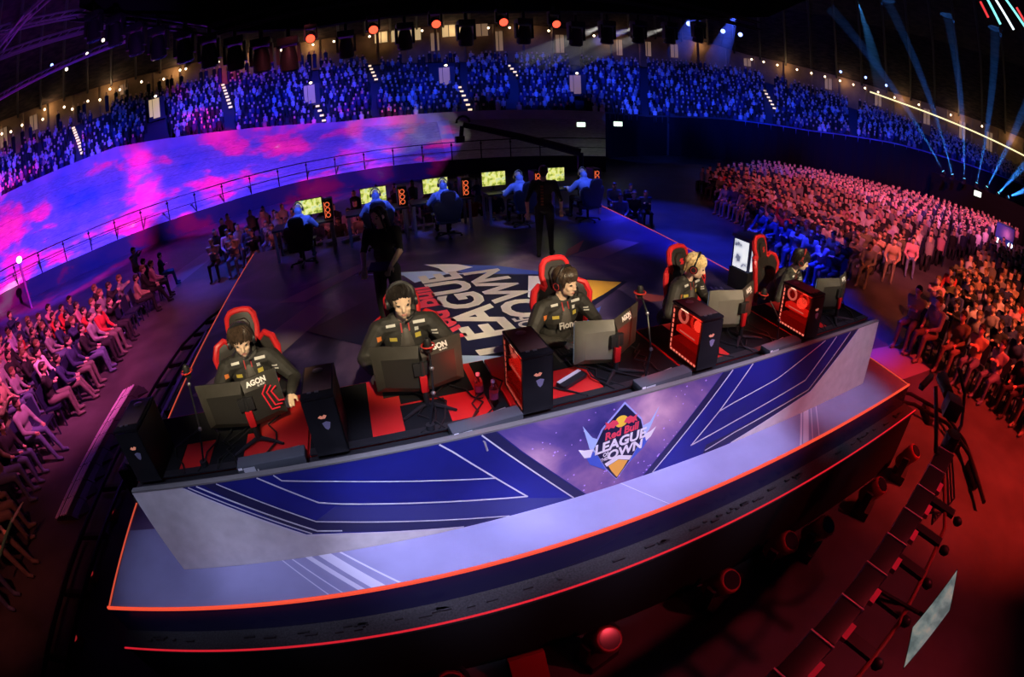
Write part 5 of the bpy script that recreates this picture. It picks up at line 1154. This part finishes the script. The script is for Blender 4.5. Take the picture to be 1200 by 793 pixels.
for off in (0, .45):
    mb = MB(); mb.tube([(x+off*.55, y+off*.5, FZ+.16) for x, y in pr], .035, 8); part('rail', mb, [M['blackmetal']], rt2, True)
for i in range(len(pr)-1):
    x, y = (pr[i][0]+pr[i+1][0])/2, (pr[i][1]+pr[i+1][1])/2; mb = MB(); mb.box((x+.12, y+.11, FZ+.08), (.55, .08, .1), 0, (0, 0, .75)); part('sleeper', mb, [M['black']], rt2, True, smooth=False)
# steps up to the stage at the left and a ribbed cable ramp
st = thing('stage_steps', 'dark side steps with pale nosings leading onto the left edge of the stage', 'steps', (-3.9, 4.6, FZ))
for k in range(4):
    x0 = -3.38-.05-.27*k; z = -.24*(k+1)
    mb = MB(); mb.box((x0-.14, 4.7, (z+FZ)/2), (.28, 2.6, z-FZ)); part('tread', mb, [M['fascia']], st, True, smooth=False)
    mb = MB(); mb.box((x0-.265, 4.7, z+.003), (.035, 2.58, .008)); part('nosing', mb, [mat('lilac_nosing', (.35, .3, .42), .5)], st, True, smooth=False)
cr = thing('cable_ramp', 'ribbed cable ramp lying along the left aisle, catching purple light', 'cable ramp', (-5.85, 4.4, FZ))
for k in range(9):
    y0 = 2.45+.42*k; x = -5.9
    mb = MB(); mb.add([(x-.28, y0, FZ), (x-.16, y0, FZ+.09), (x+.16, y0, FZ+.09), (x+.28, y0, FZ), (x-.28, y0+.40, FZ), (x-.16, y0+.40, FZ+.09), (x+.16, y0+.40, FZ+.09), (x+.28, y0+.40, FZ)], [(0, 1, 2, 3), (7, 6, 5, 4), (0, 4, 5, 1), (1, 5, 6, 2), (2, 6, 7, 3)])
    sct = part('ramp_section', mb, [M['black']], cr, True, smooth=False)
    mb = MB()
    for q in range(5): mb.box((x-.26+q*.075, y0+.2, FZ+.05+q*.018), (.035, .40, .02))
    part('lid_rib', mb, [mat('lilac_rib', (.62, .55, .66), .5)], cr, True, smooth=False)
    mb = MB(); mb.add([(x+.28, y0+.02, FZ), (x+.46, y0+.2, FZ), (x+.28, y0+.38, FZ), (x+.28, y0+.02, FZ+.06), (x+.46, y0+.2, FZ+.01), (x+.28, y0+.38, FZ+.06)], [(0, 1, 4, 3), (1, 2, 5, 4), (3, 4, 5), (0, 3, 5, 2)]); part('interlock_tooth', mb, [M['black']], cr, True, smooth=False)
strip_mb = MB(); strip_mb.add([(-8.6, 13.4, FZ+.005), (-7.4, 13.0, FZ+.005), (-6.6, 17.5, FZ+.005), (-7.6, 17.9, FZ+.005)], [(0, 1, 2, 3)]); solo('floor_mat', strip_mb, [mat('grey_mat', (.16, .16, .18), .4)], 'pale floor strip leading away behind the left block', 'mat', smooth=False)
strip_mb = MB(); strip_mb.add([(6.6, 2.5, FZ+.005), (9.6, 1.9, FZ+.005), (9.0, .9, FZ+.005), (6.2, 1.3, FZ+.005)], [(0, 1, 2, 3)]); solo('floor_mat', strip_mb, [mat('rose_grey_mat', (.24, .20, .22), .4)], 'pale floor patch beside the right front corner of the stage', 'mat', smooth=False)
# moving heads on the floor before the stage and along its left side
def floor_head(loc, tilt, yaw, lab):
    t = thing('moving_head', lab, 'stage light', loc, 'floor moving heads', yaw)
    mb = MB(); mb.box((0, 0, .07), (.30, .24, .14)); part('base', mb, [M['black']], t, bevel=.015)
    for s in (-1, 1):
        mb = MB(); mb.box((s*.15, 0, .27), (.04, .10, .30)); part('yoke_arm', mb, [M['black']], t, bevel=.01)
    R = Euler((tilt, 0, 0)).to_matrix(); c = V((0, 0, .33)); prof = [(-.16, .07), (-.13, .105), (.06, .115), (.17, .12), (.19, .105)]
    mb = MB(); mb.tube([c + R @ V((0, 0, h)) for h, r in prof], [r for h, r in prof], 14); part('head', mb, [mat('red_glow_housing', (.30, .03, .03), .45)], t)  # red light on the dark housings put into their colour
    mb = MB(); mb.cyl(c + R @ V((0, 0, .191)), c + R @ V((0, 0, .198)), .09, n=14); part('lens', mb, [lens_dark], t)
for k, (x, y, lab) in enumerate(((-.66, -.44, 'floor lamp at the lower frame edge, lowest of the row before the stage'), (.56, -.46, 'floor lamp with a dark lens before the middle of the board'), (1.75, -.44, 'floor lamp before the stage, alone in the dark below the board end'), (2.55, -.40, 'smaller red lit floor lamp, fourth before the stage'), (3.05, -.48, 'red lit floor lamp, fifth before the stage'), (4.15, -.48, 'tall red lit floor lamp near the right corner'), (5.2, -.42, 'last red lit floor lamp by the right corner'))):
    floor_head((x, y, FZ), .5, .3, lab)
t = thing('wash_panel', 'square red lit panel standing on edge before the stage', 'stage light', (-.02, -.42, FZ))
mb = MB(); mb.box((0, 0, .17), (.30, .06, .30), 0, (-.5, 0, 0)); part('panel', mb, [mat('red_glow_housing', (.30, .03, .03), .45)], t, bevel=.01); mb = MB(); mb.box((0, .05, .03), (.2, .2, .06)); part('foot', mb, [M['black']], t, smooth=False)
for k, (y, lab) in enumerate(((2.45, 'small red lit lamp beside the left stage edge, farthest'), (1.32, 'small red lit lamp beside the left stage edge, middle'), (.32, 'small red lit lamp beside the left stage edge, nearest'))):
    t = thing('side_lamp', lab, 'stage light', (-4.85, y, FZ), 'small lamps by the left edge')
    mb = MB(); mb.box((0, 0, .06), (.16, .14, .10)); part('housing', mb, [mat('red_glow_housing', (.30, .03, .03), .45)], t, bevel=.012); mb = MB(); mb.cyl((0, 0, .11), (0, 0, .118), .05, n=12); part('lens', mb, [mat('dim_red_lens', (.2, .02, .02), .3, emit=(1, .04, .05), es=.25)], t)
# camera crane before the right corner
cn = thing('camera_crane', 'black camera crane arm with cross braces reaching to the red floor', 'camera crane', (1.0, -1.7, FZ))
a, b = V((.55, -1.80, .40)), V((3.45, -1.26, .46)); t_ = (b-a).normalized(); n_ = t_.cross(V((0, 0, 1))).normalized(); u_2 = n_.cross(t_)
for i in range(9):
    p, q = a.lerp(b, i/9), a.lerp(b, (i+.94)/9); mb = MB(); c = (p+q)/2
    R = Matrix((t_, n_, u_2)).transposed(); mb.box(c, ((q-p).length, .17, .19), 0, R); part('arm_section', mb, [M['black']], cn, True, bevel=.008)
    mb = MB(); mb.box(q, (.012, .19, .21), 0, R); part('joint_plate', mb, [mat('pink_lit_plate', (.62, .45, .52), .45, .2)], cn, True, smooth=False)  # pink light on the arm's edges put into the plate colour
    if i < 8:
        mb = MB(); mb.box(c + n_*.10 + u_2*.05, (.12, .05, .04), 0, R); part('clamp', mb, [mat('rose_plate', (.75, .18, .32), .5)], cn, True, smooth=False)
off = n_*.36 - u_2*.05
mb = MB(); mb.tube([a+off*.9, a.lerp(b, .4)+off*1.05, a.lerp(b, .75)+off*.9, b-t_*.2+off*.25], .018, 8); part('side_rail', mb, [mat('rust_tube', (.25, .06, .04), .4)], cn, True, 'thin side rail')
for k in range(6):
    p = a.lerp(b, .16+.13*k); mb = MB(); mb.box(p+off*.55, (.08, .30, .035), 0, Matrix((t_, n_, u_2)).transposed()); part('cross_brace', mb, [M['black']], cn, True, smooth=False)
    mb = MB(); mb.ell(p+off*1.15, (.045, .05, .04), 8, 6); part('knob', mb, [M['black']], cn, True)
mb = MB(); mb.cyl(a+t_*.5, V(((a+t_*.5).x, (a+t_*.5).y, FZ)), .07, .09); part('pedestal', mb, [M['black']], cn, True)
h = b + t_*.12
H_ = lambda v: h + V(v)*1.45
mb = MB(); mb.cyl(H_((0, 0, -.12)), H_((0, 0, .14)), .085); mb.box(h, (.2, .16, .14), 0, (0, 0, .2)); part('head_mount', mb, [M['blackmetal']], cn, True, bevel=.01)
mb = MB(); mb.box(H_((.12, .12, .22)), (.24, .17, .17), 0, (.1, .1, .5)); part('camera_body', mb, [M['black']], cn, True, bevel=.012)
mb = MB(); mb.cyl(H_((.2, .2, .24)), H_((.33, .33, .26)), .06, .07); part('camera_lens', mb, [M['black']], cn, True)
for s in (-1, 1):
    mb = MB(); mb.tube([H_((s*.10, -.0, .02)), H_((s*.24, .02, .10)), H_((s*.27, .1, .28)), H_((s*.22, .2, .42))], .02, 8); part('handle_loop', mb, [M['blackmetal']], cn, True)
mb = MB(); mb.box(H_((-.28, .25, .44)), (.30, .05, .05), 0, (0, 0, .1)); part('handle_bar', mb, [M['black']], cn, True, bevel=.01)
for k in range(4):
    mb = MB(); s = k*.05-.08; mb.tube([H_((s, -.05, -.04)), H_((s-.08, -.22, -.16))-t_*.1, H_((s-.05, -.18, -.20))-t_*.35, a.lerp(b, .84-.03*k)+V((0, -.10, -.02))], .011, 6); part('cable', mb, [M['cable']], cn, True)
t = thing('monitor', 'flat lit monitor on the crane showing a pale blurred picture', 'monitor', (1.82, -2.12, .56))
A_, B_, C_, D_ = V((2.03, -2.03, .79)), V((1.90, -2.18, .64)), V((1.60, -2.22, .34)), V((1.75, -2.05, .47))
nn = (B_-A_).cross(D_-A_).normalized(); nn = nn if nn.dot(V((CX, CY, CZ))-A_) > 0 else -nn
mb = MB(); mb.add([A_, B_, C_, D_] + [p-nn*.03 for p in (A_, B_, C_, D_)], [(0, 1, 2, 3), (4, 7, 6, 5), (0, 4, 5, 1), (1, 5, 6, 2), (2, 6, 7, 3), (3, 7, 4, 0)]); part('casing', mb, [M['black']], t, True, smooth=False)
scr = ramp_mat('crane_picture', [(.42, (.10, .13, .13)), (.55, (.20, .24, .23)), (.66, (.34, .30, .24))], 9, 5, .4)
bn = scr.node_tree.nodes['Principled BSDF']; cr_ = [n for n in scr.node_tree.nodes if n.type == 'VALTORGB'][0]; scr.node_tree.links.new(cr_.outputs['Color'], bn.inputs['Emission Color']); bn.inputs['Emission Strength'].default_value = .8
m_ = (A_+B_+C_+D_)/4; mb = MB(); mb.add([m_+(p-m_)*.96+nn*.003 for p in (A_, B_, C_, D_)], [(0, 1, 2, 3)]); part('screen', mb, [scr], t, True, smooth=False)
mb = MB(); mb.tube([m_-nn*.03, m_-nn*.2+V((0, .1, -.05)), V((1.7, -1.6, .5))], .015, 8); part('bracket', mb, [M['blackmetal']], t, True)
# distant crane over the track
t = thing('camera_crane', 'distant camera crane arm before the finish line of the track', 'camera crane', (9.1, 17.7, FZ))
mb = MB(); mb.tube([(4.3, 19.4, 2.25), (6.7, 18.7, 1.55), (9.1, 17.7, .8)], [.12, .16, .2], 8); part('arm', mb, [mat('brown_black_metal', (.05, .03, .025), .5)], t, True)
mb = MB(); mb.cyl((4.25, 19.4, 2.2), (4.15, 19.4, 1.55), .10); mb.box((4.1, 19.35, 1.6), (.4, .3, .3)); part('camera_head', mb, [M['black']], t, True, bevel=.02)
mb = MB(); mb.tube([(4.3+.3*math.cos(a*PI/6), 19.4, 2.35+.3*math.sin(a*PI/6)) for a in range(7)], .05, 6); part('hoop', mb, [M['black']], t, True)
mb = MB(); mb.cyl((9.1, 17.7, .8), (9.1, 17.7, FZ), .14); part('pedestal', mb, [M['black']], t, True)
for k, (p, s) in enumerate((((13.6, 26.7, 1.8), 'greenish exit sign left of the brighter one below the right stand'), ((15.7, 25.6, 1.9), 'bright white exit sign at the dark gap below the right stand'), ((29.5, 6.6, 1.75), 'small bright sign in the dark below the fan of blue beams'))):
    t = thing('exit_sign', s, 'sign', p, 'lit exit signs'); mb = MB(); mb.box((0, 0, 0), (.42, .42, .3)); part('casing', mb, [mat('exit_lit', (.5, .6, .5), .4, emit=(.75, 1, .8), es=1.6)], t, bevel=.02)
    mb = MB(); mb.box((0, 0, .2), (.03, .03, .3)); part('hanger', mb, [M['black']], t)
t = thing('scooter_cart', 'small blue cart with two white headlights parked in the right aisle', 'cart', (31.6, 4.7, FZ), rz=.2); t.scale = (1.25,)*3
mb = MB(); mb.prism([(-.9, .3), (.9, .3), (.95, .75), (.4, .9), (.2, 1.4), (-.7, 1.4), (-.95, .8)], lambda u, z, d: V((u, -.55+d, z)), 1.1); part('body', mb, [mat('cart_blue', (.05, .12, .55), .3)], t, bevel=.04)
mb = MB(); mb.box((-.25, 0, 1.15), (.75, 1.12, .3)); part('windows', mb, [M['black']], t, bevel=.02)
for s in (-.4, .4):
    mb = MB(); mb.ell((-.95, s, .62), (.08, .16, .12), 10, 6); part('headlight', mb, [mat('headlight_white', (.6, .6, .6), .3, emit=(.95, .97, 1), es=3)], t)
    for u in (-.55, .6): mb = MB(); mb.cyl((u, s*1.2, .26), (u, s*1.45, .26), .26); part('wheel', mb, [M['black']], t)
t = thing('speaker_box', 'black box standing behind the leftmost computer tower', 'speaker', (-3.72, 2.15, FZ)); mb = MB(); mb.box((0, 0, .55), (.34, .34, 1.1)); part('cabinet', mb, [M['black']], t, bevel=.02); mb = MB(); mb.cyl((0, 0, 1.1), (0, 0, 1.13), .1); part('handle', mb, [M['steel']], t)
for k, (x, y, h_) in enumerate(((-17.4, 15.2, 2.0),)):
    t = thing('rail_lamp', 'white lamp on the barrier post above the left block', 'lamp', (-18.0, 17.2, FZ)); mb = MB(); mb.cyl((0, 0, 0), (0, 0, 2.35), .07); part('post', mb, [M['steel']], t); mb = MB(); mb.ell((0, 0, 2.45), (.17, .17, .17), 10, 8); part('bulb', mb, [mat('cold_bulb', (.5, .5, .6), .4, emit=(.85, .85, 1), es=4)], t)
for k, (x, y) in enumerate(((-13.0, 8.9), (-12.6, 7.6))):
    t = thing('hand_sign', ['turquoise card held up nearer the barrier', 'turquoise card at the left frame edge'][k], 'card', (x, y, -.4), 'turquoise cards'); mb = MB(); mb.box((0, 0, 0), (.02, .5, .38), 0, (.2, 0, .1)); part('card', mb, [mat('turquoise_card', (.03, .45, .5), .6)], t, smooth=False); mb = MB(); mb.cyl((0, 0, -.35), (0, 0, 0), .015, n=6); part('stick', mb, [M['steel']], t)
t = thing('inflatable_clapper', 'green and grey antler shaped hand toy held at the lower left edge', 'toy', (-6.45, 1.55, -.62)); mb = MB(); mb.tube([(-.1, -.5, -.1), (0, -.1, 0), (.06, .25, .06)], [.02, .03, .025], 8); part('stalk', mb, [mat('green_stalk', (.08, .35, .2), .5)], t)
for k in range(3): mb = MB(); mb.tube([(.04, .15+.08*k, .04), (.14, .30+.08*k, .08), (.20, .34+.10*k, .10)], [.018, .016, .01], 6); part('branch', mb, [mat('grey_branch', (.35, .4, .45), .5)], t)
